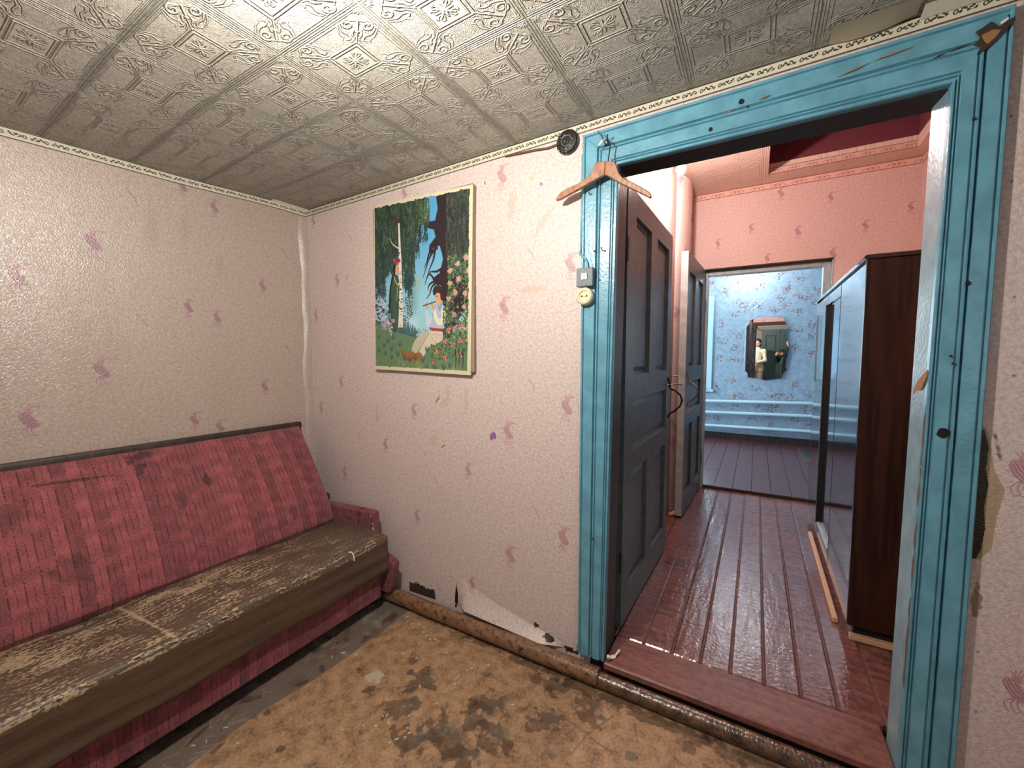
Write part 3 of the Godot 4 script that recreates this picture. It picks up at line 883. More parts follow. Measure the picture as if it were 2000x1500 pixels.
func main_room() -> void:
	# floor of the room
	var m := MB.new()
	m.bx(Vector3(-2.45, -0.1, -0.005), Vector3(1.7, 0.0, 3.3))
	m.flat_uv = func(p: Vector3): return Vector2((p.x + 2.4) / 3.6, p.z / 2.4)
	setting("floor", "worn orange-brown painted floor of the near room", m, M.room_floor)
	m = MB.new()
	m.bx(Vector3(-2.46, -0.1, -0.12), Vector3(-2.336, 2.4, 3.3))
	uv_box(m, "z", 0.0, 1.7, 0.0, 2.2, true)
	var wl := setting("wall_left", "left wall papered in pale pink with mauve leaf motifs", m, M.wall_left)
	# paper bridging the corner
	m = MB.new()
	m.grid(func(u: float, v: float):
		var y := lerpf(0.25, 2.11, v)
		var w := 0.045 + 0.005 * sin(y * 7.0) + 0.004 * sin(y * 16.0 + 1.0) + 0.002 * sin(y * 41.0)
		var p := Vector3(-2.336, y, w).lerp(Vector3(-2.322 + 0.003 * sin(y * 14.0), y, 0.0), u)
		return p + Vector3(0.8, 0, 0.3) * 0.005 * sin(PI * u) * (1.0 + 0.25 * sin(y * 17.0)), 8, 60, Vector3(1, 0, 0.3))
	uv_box(m, "z", 0.0, 1.7, 0.0, 2.2, true)
	put("paper_fold", m, M.wall_left, wl)
	m = MB.new()
	m.bx(Vector3(-2.336, -0.1, -0.12), Vector3(-0.55, 2.4, 0.0))
	m.bx(Vector3(-0.55, 2.07, -0.12), Vector3(0.47, 2.4, -0.0005))
	uv_box(m, "x", -2.336, 1.8, 0.0, 2.2)
	var wb := setting("wall_back", "back wall papered in pale pink with torn lower edge", m, M.wall_back)
	# curled wallpaper at the foot of the wall
	m = MB.new()
	m.grid(func(u: float, v: float):
		var x := lerpf(-1.225, -0.66, u)
		var fold := lerpf(0.26, 0.09, pow(u, 0.55))
		var low := lerpf(0.088, 0.066, u)
		var lift := 0.036 * pow(v, 1.3) * smoothstep(0.0, 0.12, u) * smoothstep(1.0, 0.8, u)
		return Vector3(x, lerpf(fold, low, v), 0.0022 + lift), 28, 12, Vector3(0, 0.5, 1))
	uv_box(m, "x", -2.336, 1.8, 0.0, 2.2)
	put("wallpaper_curl", m, M.wall_back, wb)
	for q in [[-1.235, 0.19, -1.222, 0.15, -1.228, 0.08, -1.246, 0.085, -1.243, 0.13], [-1.55, 0.105, -1.50, 0.098, -1.47, 0.104, -1.42, 0.096, -1.40, 0.106, -1.378, 0.112, -1.37, 0.06, -1.55, 0.055]]:
		m = MB.new()
		m.extrude(pts(q), 0.0005, 0.0014)
		put("torn_hole", m, M.dark if q[0] > -1.3 else M.grime_and_shade, wb)
	m = MB.new()
	m.extrude(pts([-1.232, 0.185, -1.215, 0.14, -1.212, 0.10, -1.222, 0.082, -1.222, 0.12, -1.226, 0.15]), 0.002, 0.005, 0.0008)
	put("torn_paper_edge", m, mat(rgb(206, 186, 142), 0.8), wb)
	m = MB.new()
	m.bx(Vector3(0.47, -0.1, -0.12), Vector3(1.7, 2.4, 0.0))
	uv_box(m, "x", 0.5, 0.7, 0.0, 2.2)
	setting("wall_back", "strip of pale pink papered wall right of the blue door frame", m, M.wall_right)
	m = MB.new()
	m.bx(Vector3(1.6, -0.1, -0.12), Vector3(1.72, 0.85, 3.3))
	m.bx(Vector3(1.6, 2.05, -0.12), Vector3(1.72, 2.4, 3.3))
	m.bx(Vector3(1.6, 0.85, -0.12), Vector3(1.72, 2.05, 1.8))
	m.bx(Vector3(1.6, 0.85, 2.8), Vector3(1.72, 2.05, 3.3))
	uv_box(m, "z", 0.0, 1.7, 0.0, 2.2)
	setting("wall_right", "right wall of the near room with an added window", m, M.wall_left)
	m = MB.new()
	m.bx(Vector3(-2.46, -0.1, 3.2), Vector3(1.72, 2.4, 3.32))
	uv_box(m, "x", -2.336, 1.8, 0.0, 2.2)
	setting("wall_front", "wall behind the viewer with a green double door", m, M.wall_back)
	# ceiling: slab with embossed paper tiles hung under it
	m = MB.new()
	m.bx(Vector3(-2.46, 2.31, -0.12), Vector3(1.72, 2.42, 3.32))
	var c := setting("ceiling", "low sagging ceiling of embossed silvery tiles", m, M.tile)
	var steps := [0.0, 0.005, 0.05, 0.14, 0.24, 0.34, 0.44, 0.54, 0.64, 0.74, 0.86, 0.95, 0.995, 1.0]
	for i in range(-5, 8):
		for j in range(-1, 12):
			var x0 := -0.895 + 0.338 * i
			var z0 := 0.284 + 0.2615 * (j - 1)
			var xa := maxf(x0 + 0.0005, -2.336)
			var xb := minf(x0 + 0.3375, 1.6)
			var za := maxf(z0 + 0.0005, 0.0)
			var zb := minf(z0 + 0.261, 3.2)
			if xb - xa < 0.02 or zb - za < 0.02:
				continue
			m = MB.new()
			m.grid(func(u: float, v: float):
				var su: float = steps[int(round(u * 13))]
				var sv: float = steps[int(round(v * 13))]
				var x := lerpf(xa, xb, su)
				var z := lerpf(za, zb, sv)
				var y := ceil_y(x, z)
				if su < 0.001 or su > 0.999 or sv < 0.001 or sv > 0.999:
					y += 0.0
				return Vector3(x, y, z), 13, 13, Vector3(0, -1, 0))
			for k in m.v.size():
				m.t[k] = Vector2((m.v[k].x - x0) / 0.338, (m.v[k].z - z0) / 0.2615)
			put("ceiling_tile", m, M.tile, c)
	# paper border under the ceiling
	m = MB.new()
	ribbon(m, func(s: float): return Vector3(-2.336 + s, ceil_y(-2.336 + s, 0.0) - 0.001, 0.0), 3.936, Vector3(0, 0, 1), 0.036, 2.4)
	setting("trim_1", "cream paper border with dark scrolls above the back wall and door frame", m, M.border)
	m = MB.new()
	ribbon(m, func(s: float): return Vector3(-2.336, ceil_y(-2.336, s) - 0.002, s), 3.2, Vector3(1, 0, 0), 0.036, 2.4)
	setting("trim_2", "cream paper border with dark scrolls along the top of the left wall", m, M.border)
	# edges of ceiling paper that came loose
	m = MB.new()
	m.grid(func(u: float, v: float):
		var x := lerpf(0.15, 0.335, u)
		var sag := (0.002 + 0.011 * pow(sin(PI * clampf(u * 1.05, 0, 1)), 0.8)) * pow(v, 1.6)
		return Vector3(x, ceil_y(x, 0.05) - 0.002 - sag, lerpf(0.085, 0.008 + 0.012 * u, v)), 18, 6, Vector3(0, -1, 0.4))
	put("loose_paper_edge", m, mat(rgb(170, 160, 140), 0.6), c)
	m = MB.new()
	m.grid(func(u: float, v: float):
		var x := lerpf(0.345, 0.50, u)
		return Vector3(x, ceil_y(x, 0.05) - 0.002 - 0.010 * v, lerpf(0.05, 0.006, v)), 10, 3, Vector3(0, -1, 0.4))
	put("loose_paper_edge", m, M.white, c)
	m = MB.new()
	m.grid(func(u: float, v: float):
		var z := lerpf(0.0, 0.21, u)
		return Vector3(-2.336 + lerpf(0.03, 0.004, v), ceil_y(-2.336, z) - 0.001 - 0.012 * v * (1.0 - u * 0.6), z), 10, 3, Vector3(0.4, -1, 0))
	put("loose_paper_edge", m, M.white, c)
	# unseen right window, added to go with the fill light
	window_unit("added_window_3", "unseen window added to the near room for fill light", Vector3(1.66, 1.45, 2.3), 90.0, 1.0, 1.2)

# a thin printed strip that hugs a wall
func ribbon(m: MB, f: Callable, length: float, out: Vector3, h: float, per_m: float) -> void:
	var k := int(length / 0.08)
	for i in k:
		var a: Vector3 = f.call(length * i / k) + out * 0.003
		var b: Vector3 = f.call(length * (i + 1) / k) + out * 0.003
		var d := Vector3(0, h, 0)
		var u0 := length * i / k * 1.9 * per_m
		var u1 := length * (i + 1) / k * 1.9 * per_m
		m.tri(a, b, b - d, out, out, out, Vector2(u0, 0), Vector2(u1, 0), Vector2(u1, 1))
		m.tri(a, b - d, a - d, out, out, out, Vector2(u0, 0), Vector2(u1, 1), Vector2(u0, 1))
		var dn := Vector3(0, -1, 0)
		var back := out * 0.003
		m.tri(a - d, b - d, b - d - back, dn, dn, dn)
		m.tri(a - d, b - d - back, a - d - back, dn, dn, dn)
		m.tri(a, b, b - back, -dn, -dn, -dn)
		m.tri(a, b - back, a - back, -dn, -dn, -dn)

func window_unit(called: String, label: String, at: Vector3, turn: float, w: float, h: float) -> void:
	var o := setting(called, label)
	o.position = at
	o.rotation_degrees.y = turn
	var m := MB.new()
	for s in [-1, 1]:
		m.box(Vector3(s * (w / 2 - 0.03), 0, 0), Vector3(0.06, h, 0.06), 0.004)
		m.box(Vector3(0, s * (h / 2 - 0.03), 0), Vector3(w - 0.12, 0.06, 0.06), 0.004)
	put("window_frame", m, M.radiator, o)
	m = MB.new()
	m.box(Vector3.ZERO, Vector3(0.05, h - 0.12, 0.05), 0.004)
	put("mullion", m, M.radiator, o)
	m = MB.new()
	m.box(Vector3(0, -h / 2 - 0.015, 0.05), Vector3(w + 0.1, 0.03, 0.16), 0.005)
	put("window_sill", m, M.radiator, o)
	var glass := mat(Color(1, 1, 1, 0.06), 0.02)
	glass.transparency = BaseMaterial3D.TRANSPARENCY_ALPHA
	for s in [-1, 1]:
		m = MB.new()
		m.box(Vector3(s * (w / 4 - 0.02), 0, -0.005), Vector3(w / 2 - 0.085, h - 0.12, 0.004))
		put("pane", m, glass, o)

func hall() -> void:
	var y := 0.085
	var m := MB.new()
	m.bx(Vector3(-0.66, -0.1, -2.6), Vector3(1.08, 0.06, -0.16))
	var f := setting("floor", "red-brown painted plank floor of the hall", m, M.dark)
	var xs := [-0.56, -0.485, -0.373, -0.259, -0.152, -0.047, 0.065, 0.179, 0.286, 0.41, 0.52, 0.63, 0.74, 0.86, 0.975]
	for i in xs.size() - 1:
		m = MB.new()
		m.bx(Vector3(xs[i] + 0.0028, 0.055, -2.6), Vector3(xs[i + 1] - 0.0028, y + 0.0012 * ((i * 7) % 3 - 1), -0.168), 0.005)
		put("floor_plank", m, M.plank, f)
	# raised fillets of old paint along the joints
	for i in range(1, xs.size() - 1):
		m = MB.new()
		m.bx(Vector3(xs[i] - 0.0025, 0.056, -2.6), Vector3(xs[i] + 0.0025, y - 0.0028, -0.17), 0.001)
		put("joint_filler", m, M.groove, f)
	m = MB.new()
	m.bx(Vector3(-0.66, -0.1, -2.55), Vector3(-0.56, 2.8, -0.12))
	m.flat_uv = func(p: Vector3): return Vector2(p.z, -p.y)
	setting("wall_hall_left", "left wall of the hall in salmon pink paper", m, M.wall_hall)
	# rounded plastered stack at the end of the left wall
	m = MB.new()
	m.grid(func(u: float, v: float):
		var a := PI * (1.0 - u)
		return Vector3(-0.57 + 0.085 * sin(a), lerpf(0.085, 2.66, v), -2.08 + 0.24 * cos(a) * -1.0), 20, 2, Vector3(1, 0, 0))
	m.grid(func(u: float, v: float):
		var a := PI * (1.0 - u)
		return Vector3(-0.57 + 0.085 * sin(a) * (1.0 - v), 2.66 + 0.02 * v, -2.08 - 0.24 * cos(a) * (1.0 - v)), 20, 2, Vector3(0, 1, 0))
	m.flat_uv = func(p: Vector3): return Vector2(p.z * 0.9, -p.y)
	setting("wall_hall_stack", "rounded pink plastered stove stack between the two door leaves", m, M.wall_hall)
	m = MB.new()
	m.bx(Vector3(0.975, -0.1, -2.65), Vector3(1.08, 3.3, -0.12))
	m.flat_uv = func(p: Vector3): return Vector2(p.z, -p.y)
	setting("wall_hall_right", "right wall of the hall in salmon pink paper behind the wardrobe", m, M.wall_hall)
	m = MB.new()
	m.bx(Vector3(-0.56, 2.07, -0.135), Vector3(0.975, 2.8, -0.12))
	m.bx(Vector3(-0.56, -0.1, -0.135), Vector3(-0.53, 2.8, -0.12))
	m.bx(Vector3(0.47, -0.1, -0.135), Vector3(0.975, 2.8, -0.12))
	m.bx(Vector3(-0.66, 2.4, -0.12), Vector3(1.08, 2.8, -0.02))
	m.flat_uv = func(p: Vector3): return Vector2(p.x, -p.y)
	setting("wall_hall_front", "hall side of the wall round the near doorway", m, M.wall_hall)
	# partition towards the blue room with its doorway
	m = MB.new()
	m.bx(Vector3(-0.66, -0.1, -2.65), Vector3(-0.45, 2.8, -2.55))
	m.bx(Vector3(0.487, -0.1, -2.65), Vector3(0.98, 2.8, -2.55))
	m.bx(Vector3(-0.45, 2.06, -2.65), Vector3(0.487, 2.8, -2.55))
	m.flat_uv = func(p: Vector3): return Vector2(p.x + 0.2, -p.y)
	setting("wall_hall_back", "far wall of the hall in salmon pink paper over the inner doorway", m, M.wall_hall)
	# hall ceiling with the attic hatch
	m = MB.new()
	var hx0 := 0.03
	var hz0 := -2.36
	m.bx(Vector3(-0.66, 2.72, -2.65), Vector3(hx0, 2.8, -0.12))
	m.bx(Vector3(hx0, 2.72, -2.65), Vector3(1.08, 2.8, hz0))
	m.bx(Vector3(hx0, 2.72, -1.5), Vector3(1.08, 2.8, -0.12))
	m.bx(Vector3(0.90, 2.72, hz0), Vector3(1.08, 2.8, -1.5))
	for k in m.v.size():
		m.t[k] = Vector2(m.v[k].x / 0.5, m.v[k].z / 0.5)
	var hc := setting("ceiling", "pinkish embossed ceiling of the hall", m, M.hall_ceiling)
	m = MB.new()
	m.bx(Vector3(hx0 - 0.05, 2.8, hz0 - 0.05), Vector3(hx0, 3.3, -1.45))
	m.bx(Vector3(hx0, 2.8, hz0 - 0.05), Vector3(0.95, 3.3, hz0))
	m.bx(Vector3(hx0, 2.8, -1.5), Vector3(0.95, 3.3, -1.45))
	m.bx(Vector3(0.90, 2.8, hz0), Vector3(0.95, 3.3, -1.5))
	m.bx(Vector3(hx0 - 0.05, 3.3, hz0 - 0.05), Vector3(0.98, 3.36, -1.45))
	put("hatch_shaft", m, mat(rgb(104, 44, 54), 0.85), hc)
	m = MB.new()
	ribbon(m, func(s: float): return Vector3(hx0, 2.765, -1.5 - s), 0.86, Vector3(1, 0, 0), 0.045, 1.2)
	ribbon(m, func(s: float): return Vector3(hx0 + s, 2.765, hz0), 0.87, Vector3(0, 0, 1), 0.045, 1.2)
	put("hatch_edge", m, M.hall_border, hc)
	m = MB.new()
	ribbon(m, func(s: float): return Vector3(-0.56 + s, 2.72, -2.55), 1.535, Vector3(0, 0, 1), 0.05, 0.9)
	ribbon(m, func(s: float): return Vector3(-0.56, 2.72, -2.55 + s), 2.4, Vector3(1, 0, 0), 0.05, 0.9)
	ribbon(m, func(s: float): return Vector3(0.975, 2.72, -2.55 + s), 2.4, Vector3(-1, 0, 0), 0.05, 0.9)
	setting("trim_3", "pinkish paper border with sprigs round the top of the hall walls", m, M.hall_border)
	# bare bulb on the hall ceiling
	var t := thing("light_bulb", "glaring bare bulb hanging at the top of the hall near its left wall", "light bulb", HALL_BULB)
	m = MB.new()
	m.lathe([Vector2(0, -0.034), Vector2(0.014, -0.032), Vector2(0.026, -0.02), Vector2(0.03, -0.004), Vector2(0.027, 0.012), Vector2(0.017, 0.03), Vector2(0.013, 0.042)], 20)
	put("bulb", m, mat(Color.WHITE, 0.4, {"emit": Color(1.0, 0.78, 0.62), "power": 22.0, "name": "lamp"}), t)
	m = MB.new()
	m.lathe([Vector2(0.0, 0.04), Vector2(0.017, 0.04), Vector2(0.018, 0.075), Vector2(0.008, 0.09), Vector2(0, 0.09)], 16)
	put("lamp_holder", m, M.black, t)
	m = MB.new()
	m.tube(PackedVector3Array([Vector3(0, 0.085, 0), Vector3(0, 0.258, 0)]), 0.003, 6)
	put("cord", m, M.black, t)

func blue_room() -> void:
	var y := 0.112
	var m := MB.new()
	m.bx(Vector3(-2.5, -0.1, -5.3), Vector3(2.1, 0.082, -2.6))
	var f := setting("floor", "dark red painted board floor of the blue room", m, M.dark)
	var r := RandomNumberGenerator.new()
	r.seed = 3
	for i in 30:
		var x := -2.4 + i * 0.15
		var cut := -3.2 - r.randf() * 1.5
		for s in [[-2.6, cut], [cut - 0.002, -5.12]]:
			m = MB.new()
			m.bx(Vector3(x + 0.0012, 0.08, s[1]), Vector3(x + 0.1488, y + r.randf_range(-0.0008, 0.0008), s[0]), 0.002)
			put("floor_board", m, M.plank_blue, f)
	m = MB.new()
	m.bx(Vector3(-0.45, 0.06, -2.612), Vector3(0.487, 0.108, -2.596), 0.004)
	put("step_riser", m, M.grime_and_shade, f)
	m = MB.new()
	m.bx(Vector3(-2.5, -0.1, -5.24), Vector3(-1.8, 2.85, -5.12))
	m.bx(Vector3(-0.7, -0.1, -5.24), Vector3(2.1, 2.85, -5.12))
	m.bx(Vector3(-1.8, -0.1, -5.24), Vector3(-0.7, 0.85, -5.12))
	m.bx(Vector3(-1.8, 2.15, -5.24), Vector3(-0.7, 2.85, -5.12))
	m.flat_uv = func(p: Vector3): return Vector2((p.x + 1.0) / 2.0, (2.6 - p.y) / 2.5)
	setting("wall_blue_back", "far wall in blue flowered paper with white scrawled marks", m, M.wall_blue)
	m = MB.new()
	m.bx(Vector3(-2.5, -0.1, -5.12), Vector3(-2.38, 0.85, -2.55))
	m.bx(Vector3(-2.5, 2.15, -5.12), Vector3(-2.38, 2.85, -2.55))
	m.bx(Vector3(-2.5, 0.85, -3.3), Vector3(-2.38, 2.15, -2.55))
	m.bx(Vector3(-2.5, 0.85, -5.12), Vector3(-2.38, 2.15, -4.5))
	setting("wall_blue_left", "left wall of the blue room with a window", m, M.wall_blue_plain)
	m = MB.new()
	m.bx(Vector3(2.0, -0.1, -5.24), Vector3(2.1, 2.85, -2.55))
	setting("wall_blue_right", "right wall of the blue room", m, M.wall_blue_plain)
	m = MB.new()
	m.bx(Vector3(-2.5, -0.1, -2.67), Vector3(-0.45, 2.85, -2.65))
	m.bx(Vector3(0.487, -0.1, -2.67), Vector3(2.1, 2.85, -2.65))
	m.bx(Vector3(-0.45, 2.06, -2.67), Vector3(0.487, 2.85, -2.65))
	m.bx(Vector3(-2.5, -0.1, -2.65), Vector3(-0.66, 2.85, -2.55))
	m.bx(Vector3(1.08, -0.1, -2.65), Vector3(2.1, 2.85, -2.55))
	setting("wall_blue_front", "blue side of the partition round the inner doorway", m, M.wall_blue_plain)
	m = MB.new()
	m.bx(Vector3(-2.5, 2.76, -5.24), Vector3(2.1, 2.85, -2.65))
	setting("ceiling", "pale ceiling of the blue room", m, mat(rgb(205, 205, 200), 0.8))
	m = MB.new()
	m.bx(Vector3(-2.38, y - 0.01, -5.12), Vector3(2.0, 0.2, -5.095), 0.004)
	setting("baseboard_blue", "dark red baseboard under the radiator pipes", m, M.old_wood)
	window_unit("window_1", "pale blue framed window at the left of the far blue wall", Vector3(-1.25, 1.5, -5.15), 0.0, 1.1, 1.3)
	m = MB.new()
	for s in [[-1.87, -1.78], [-0.73, -0.55]]:
		m.bx(Vector3(s[0], 0.80, -5.12), Vector3(s[1], 2.02, -5.095), 0.004)
	m.bx(Vector3(-1.9, 0.78, -5.12), Vector3(-0.52, 0.815, -5.07), 0.004)
	m.bx(Vector3(-1.87, 2.02, -5.12), Vector3(-0.55, 2.16, -5.095), 0.004)
	put("window_casing", m, M.radiator, get_node("window_1"))
	(get_node("window_1").get_child(-1) as Node3D).position = -Vector3(-1.25, 1.5, -5.15)
	window_unit("window_2", "window in the left wall of the blue room", Vector3(-2.44, 1.5, -3.9), 90.0, 1.2, 1.3)
	var t := thing("light_bulb", "bulb on the blue room ceiling hidden behind the head of the inner doorway", "light bulb", BLUE_BULB)
	m = MB.new()
	m.lathe([Vector2(0, -0.034), Vector2(0.014, -0.032), Vector2(0.026, -0.02), Vector2(0.03, -0.004), Vector2(0.027, 0.012), Vector2(0.017, 0.03), Vector2(0.013, 0.042)], 20)
	put("bulb", m, mat(Color.WHITE, 0.4, {"emit": Color(0.95, 0.98, 1.0), "power": 14.0, "name": "lamp"}), t)
	m = MB.new()
	m.lathe([Vector2(0.0, 0.04), Vector2(0.017, 0.04), Vector2(0.018, 0.075), Vector2(0.008, 0.09), Vector2(0, 0.09)], 16)
	put("lamp_holder", m, M.black, t)
	m = MB.new()
	m.tube(PackedVector3Array([Vector3(0, 0.085, 0), Vector3(0, 0.31, 0)]), 0.003, 6)
	put("cord", m, M.black, t)
	# three heating pipes
	var ys := [[0.648, 0.684], [0.487, 0.518], [0.295, 0.318]]
	var nm := ["uppermost", "middle", "lowest"]
	for k in 3:
		var o := thing("heating_pipe", "%s of three pale blue heating pipes along the far blue wall" % nm[k], "pipe", Vector3(0, ys[k][0], -5.02), "heating pipes on the blue wall")
		m = MB.new()
		m.tube(PackedVector3Array([Vector3(-2.2, -0.03 * (ys[k][1] - ys[k][0]) / 0.036, 0), Vector3(-0.7, 0, 0), Vector3(0.66, ys[k][1] - ys[k][0], 0), Vector3(1.9, (ys[k][1] - ys[k][0]) * 1.8, 0)]), 0.024, 14)
		put("tube", m, M.radiator, o)
		for x in [-1.6, 0.1, 1.3]:
			m = MB.new()
			m.bx(Vector3(x - 0.008, -0.015, -0.098), Vector3(x + 0.008, 0.02, -0.01))
			put("bracket", m, M.radiator, o)

# one member of a door frame: the profile runs from the outer line to the inner line
func casing(m: MB, ao: Vector2, bo: Vector2, ai: Vector2, bi: Vector2, z: float) -> void:
	var pr := [[0.0, 0.0], [0.0, 0.019], [0.03, 0.024], [0.07, 0.024], [0.09, 0.017], [0.12, 0.017], [0.14, 0.024], [0.42, 0.024], [0.45, 0.013], [0.475, 0.013], [0.49, 0.027], [0.53, 0.028], [0.55, 0.021], [0.58, 0.021], [0.60, 0.027], [0.83, 0.026], [0.85, 0.019], [0.875, 0.019], [0.89, 0.025], [0.91, 0.018], [0.935, 0.018], [0.95, 0.025], [0.985, 0.025], [1.0, 0.02], [1.0, 0.0]]
	var mid := Vector3((ao.x + bi.x) / 2, (ao.y + bi.y) / 2, z - 0.3)
	var n := 14
	for k in n:
		for i in pr.size() - 1:
			var q := func(e: Array, s: float):
				var p := ao.lerp(bo, s).lerp(ai.lerp(bi, s), e[0])
				return Vector3(p.x, p.y, z + e[1])
			m.poly([q.call(pr[i], float(k) / n), q.call(pr[i + 1], float(k) / n), q.call(pr[i + 1], float(k + 1) / n), q.call(pr[i], float(k + 1) / n)], mid)

func doorway() -> void:
	var d := setting("door_1", "wide light blue profiled door frame between the near room and the hall")
	var m := MB.new()
	casing(m, Vector2(-0.595, 0.086), Vector2(-0.597, 2.133), Vector2(-0.484, 0.086), Vector2(-0.458, 1.994), 0.0)
	put("side_casing", m, M.blue, d)
	m = MB.new()
	casing(m, Vector2(-0.597, 2.134), Vector2(0.518, 2.158), Vector2(-0.458, 1.995), Vector2(0.412, 2.003), 0.0)
	put("head_casing", m, M.blue, d)
	m = MB.new()
	casing(m, Vector2(0.518, 2.158), Vector2(0.512, 0.0), Vector2(0.412, 2.003), Vector2(0.394, 0.0), 0.0)
	put("side_casing", m, M.blue, d)
	m = MB.new()
	m.poly([Vector3(-0.487, 0.085, 0.018), Vector3(-0.464, 2.0, 0.018), Vector3(-0.464, 2.0, -0.125), Vector3(-0.487, 0.085, -0.125)], Vector3(-2, 1, 0))
	m.poly([Vector3(-0.487, 0.085, -0.125), Vector3(-0.464, 2.0, -0.125), Vector3(-0.55, 2.0, -0.125), Vector3(-0.55, 0.085, -0.125)], Vector3(-0.5, 1, 0))
	put("jamb", m, M.jamb_dark, d)
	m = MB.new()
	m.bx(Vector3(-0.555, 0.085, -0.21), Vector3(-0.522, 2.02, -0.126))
	put("gap_shade_board", m, M.dark, d)  # added black board, stands in for the shaded gap beside the leaf
	m = MB.new()
	m.poly([Vector3(0.397, 0.05, 0.018), Vector3(0.415, 2.0, 0.018), Vector3(0.405, 2.0, -0.095), Vector3(0.397, 0.05, -0.105)], Vector3(2, 1, 0))
	m.poly([Vector3(0.397, 0.05, -0.105), Vector3(0.405, 2.0, -0.095), Vector3(0.48, 2.0, -0.1), Vector3(0.48, 0.05, -0.11)], Vector3(0.45, 1, 0))
	put("jamb", m, M.jamb, d)
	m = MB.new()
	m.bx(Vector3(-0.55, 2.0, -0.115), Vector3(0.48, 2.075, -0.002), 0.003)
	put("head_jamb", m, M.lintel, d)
	m = MB.new()
	m.bx(Vector3(-0.485, 0.056, -0.166), Vector3(0.395, 0.085, 0.026), 0.005)
	put("threshold", m, M.threshold, d)
	m = MB.new()
	m.bx(Vector3(-0.55, -0.05, -0.16), Vector3(0.48, 0.055, -0.012))
	put("threshold_riser", m, M.grime_and_shade, d)
	# chips, holes and nails in the paint, each lying on the board
	var chip := func(a: Array, z: float, material: Material, called: String):
		var c := MB.new()
		c.extrude(pts(a), z, z + 0.0022, 0.0006)
		put(called, c, material, d)
	chip.call([0.447, 2.112, 0.46, 2.118, 0.473, 2.127, 0.487, 2.109, 0.515, 2.124, 0.515, 2.113, 0.497, 2.095, 0.486, 2.080, 0.467, 2.062, 0.452, 2.056, 0.458, 2.072, 0.446, 2.08, 0.456, 2.095], 0.0275, M.grime_and_shade, "rotten_patch")
	chip.call([0.458, 2.10, 0.478, 2.106, 0.492, 2.1, 0.483, 2.085, 0.47, 2.074, 0.463, 2.085], 0.0285, M.bare, "bare_wood_patch")
	chip.call([0.489, 2.118, 0.502, 2.126, 0.504, 2.12, 0.492, 2.112], 0.029, M.white, "filler_lump")
	for q in [[0.17, 2.092, 0.245, 2.1085], [0.25, 2.110, 0.33, 2.119], [0.40, 2.080, 0.44, 2.087], [0.37, 2.074, 0.395, 2.079], [-0.02, 2.088, 0.01, 2.094], [-0.115, 2.073, -0.09, 2.078]]:
		chip.call([q[0], q[1], (q[0] + q[2]) / 2, (q[1] + q[3]) / 2 + 0.003, q[2], q[3], (q[0] + q[2]) / 2, (q[1] + q[3]) / 2 - 0.002], 0.0275, M.bare if q[0] < 0.3 else M.grime_and_shade, "paint_chip")
	for q in [[-0.154, 2.036, 0.006], [0.44, 1.093, 0.013], [0.466, 1.489, 0.005], [-0.069, 2.098, 0.007]]:
		var a := []
		for k in 9:
			a.append(q[0] + q[2] * cos(TAU * k / 9) * (0.9 + 0.2 * (k % 2)))
			a.append(q[1] + q[2] * sin(TAU * k / 9) * 1.1)
		chip.call(a, 0.0268, M.dark, "hole")
	for q in [[-0.543, 1.696, 0.0], [-0.515, 1.692, 0.02], [-0.566, 1.907, 0.01], [-0.522, 1.589, 0.0], [-0.534, 0.581, 0.015], [-0.50, 2.08, 0.03], [0.443, 1.30, 0.0], [0.449, 1.28, 0.0], [0.455, 1.90, 0.0], [-0.05, 2.075, 0.0]]:
		m = MB.new()
		m.tube(PackedVector3Array([Vector3(q[0], q[1], 0.015), Vector3(q[0] + q[2] * 0.4, q[1] + q[2] * 0.3, 0.031 + q[2])]), 0.0016, 6)
		m.tube(PackedVector3Array([Vector3(q[0] + q[2] * 0.4, q[1] + q[2] * 0.3, 0.030 + q[2]), Vector3(q[0] + q[2] * 0.4, q[1] + q[2] * 0.3, 0.032 + q[2])]), 0.0035, 8)
		put("nail", m, M.nail, d)
	# bare wood along the right jamb
	m = MB.new()
	m.xf = Transform3D(Basis(Vector3(0, 0, -1), Vector3(0, 1, 0), Vector3(1, 0, 0)), Vector3.ZERO)
	m.extrude(pts([-0.02, 1.262, 0.04, 1.235, 0.085, 1.2, 0.08, 1.186, 0.045, 1.202, 0.015, 1.205, -0.02, 1.245]), 0.4015, 0.4045, 0.0005)
	put("bare_wood_patch", m, M.bare, d)
	for q in [[1.0, 1.17], [0.88, 0.99], [0.64, 0.86], [0.35, 0.62]]:
		m = MB.new()
		var edge := PackedVector3Array()
		var wide := PackedFloat32Array()
		for k in 9:
			var yy := lerpf(q[0], q[1], k / 8.0)
			edge.append(Vector3(0.4125 - 0.0092 * (2.0 - yy) + 0.0012 * sin(yy * 61.0), yy, 0.0195))
			wide.append(0.0012 + 0.0026 * sin(PI * (0.05 + 0.9 * k / 8.0)) * (0.7 + 0.3 * sin(yy * 90.0)))
		m.tube(edge, wide, 6)
		put("bare_wood_edge", m, M.edge_wood, d)
	# inner doorway to the blue room
	d = setting("door_2", "pale grey frame of the inner doorway to the blue room")
	for s in [[-0.45, -0.395], [0.437, 0.487]]:
		m = MB.new()
		m.bx(Vector3(s[0], 0.085, -2.672), Vector3(s[1], 2.06, -2.592), 0.003)
		put("jamb", m, M.frame_grey, d)
	m = MB.new()
	m.bx(Vector3(-0.395, 2.012, -2.672), Vector3(0.437, 2.06, -2.592), 0.003)
	put("head_jamb", m, M.frame_grey, d)
	for s in [[-0.458, -0.449], [0.486, 0.497]]:
		m = MB.new()
		m.bx(Vector3(s[0], 0.085, -2.6), Vector3(s[1], 2.068, -2.546), 0.002)
		put("stop", m, M.frame_grey, d)
	m = MB.new()
	m.bx(Vector3(-0.458, 2.054, -2.6), Vector3(0.497, 2.068, -2.546), 0.002)
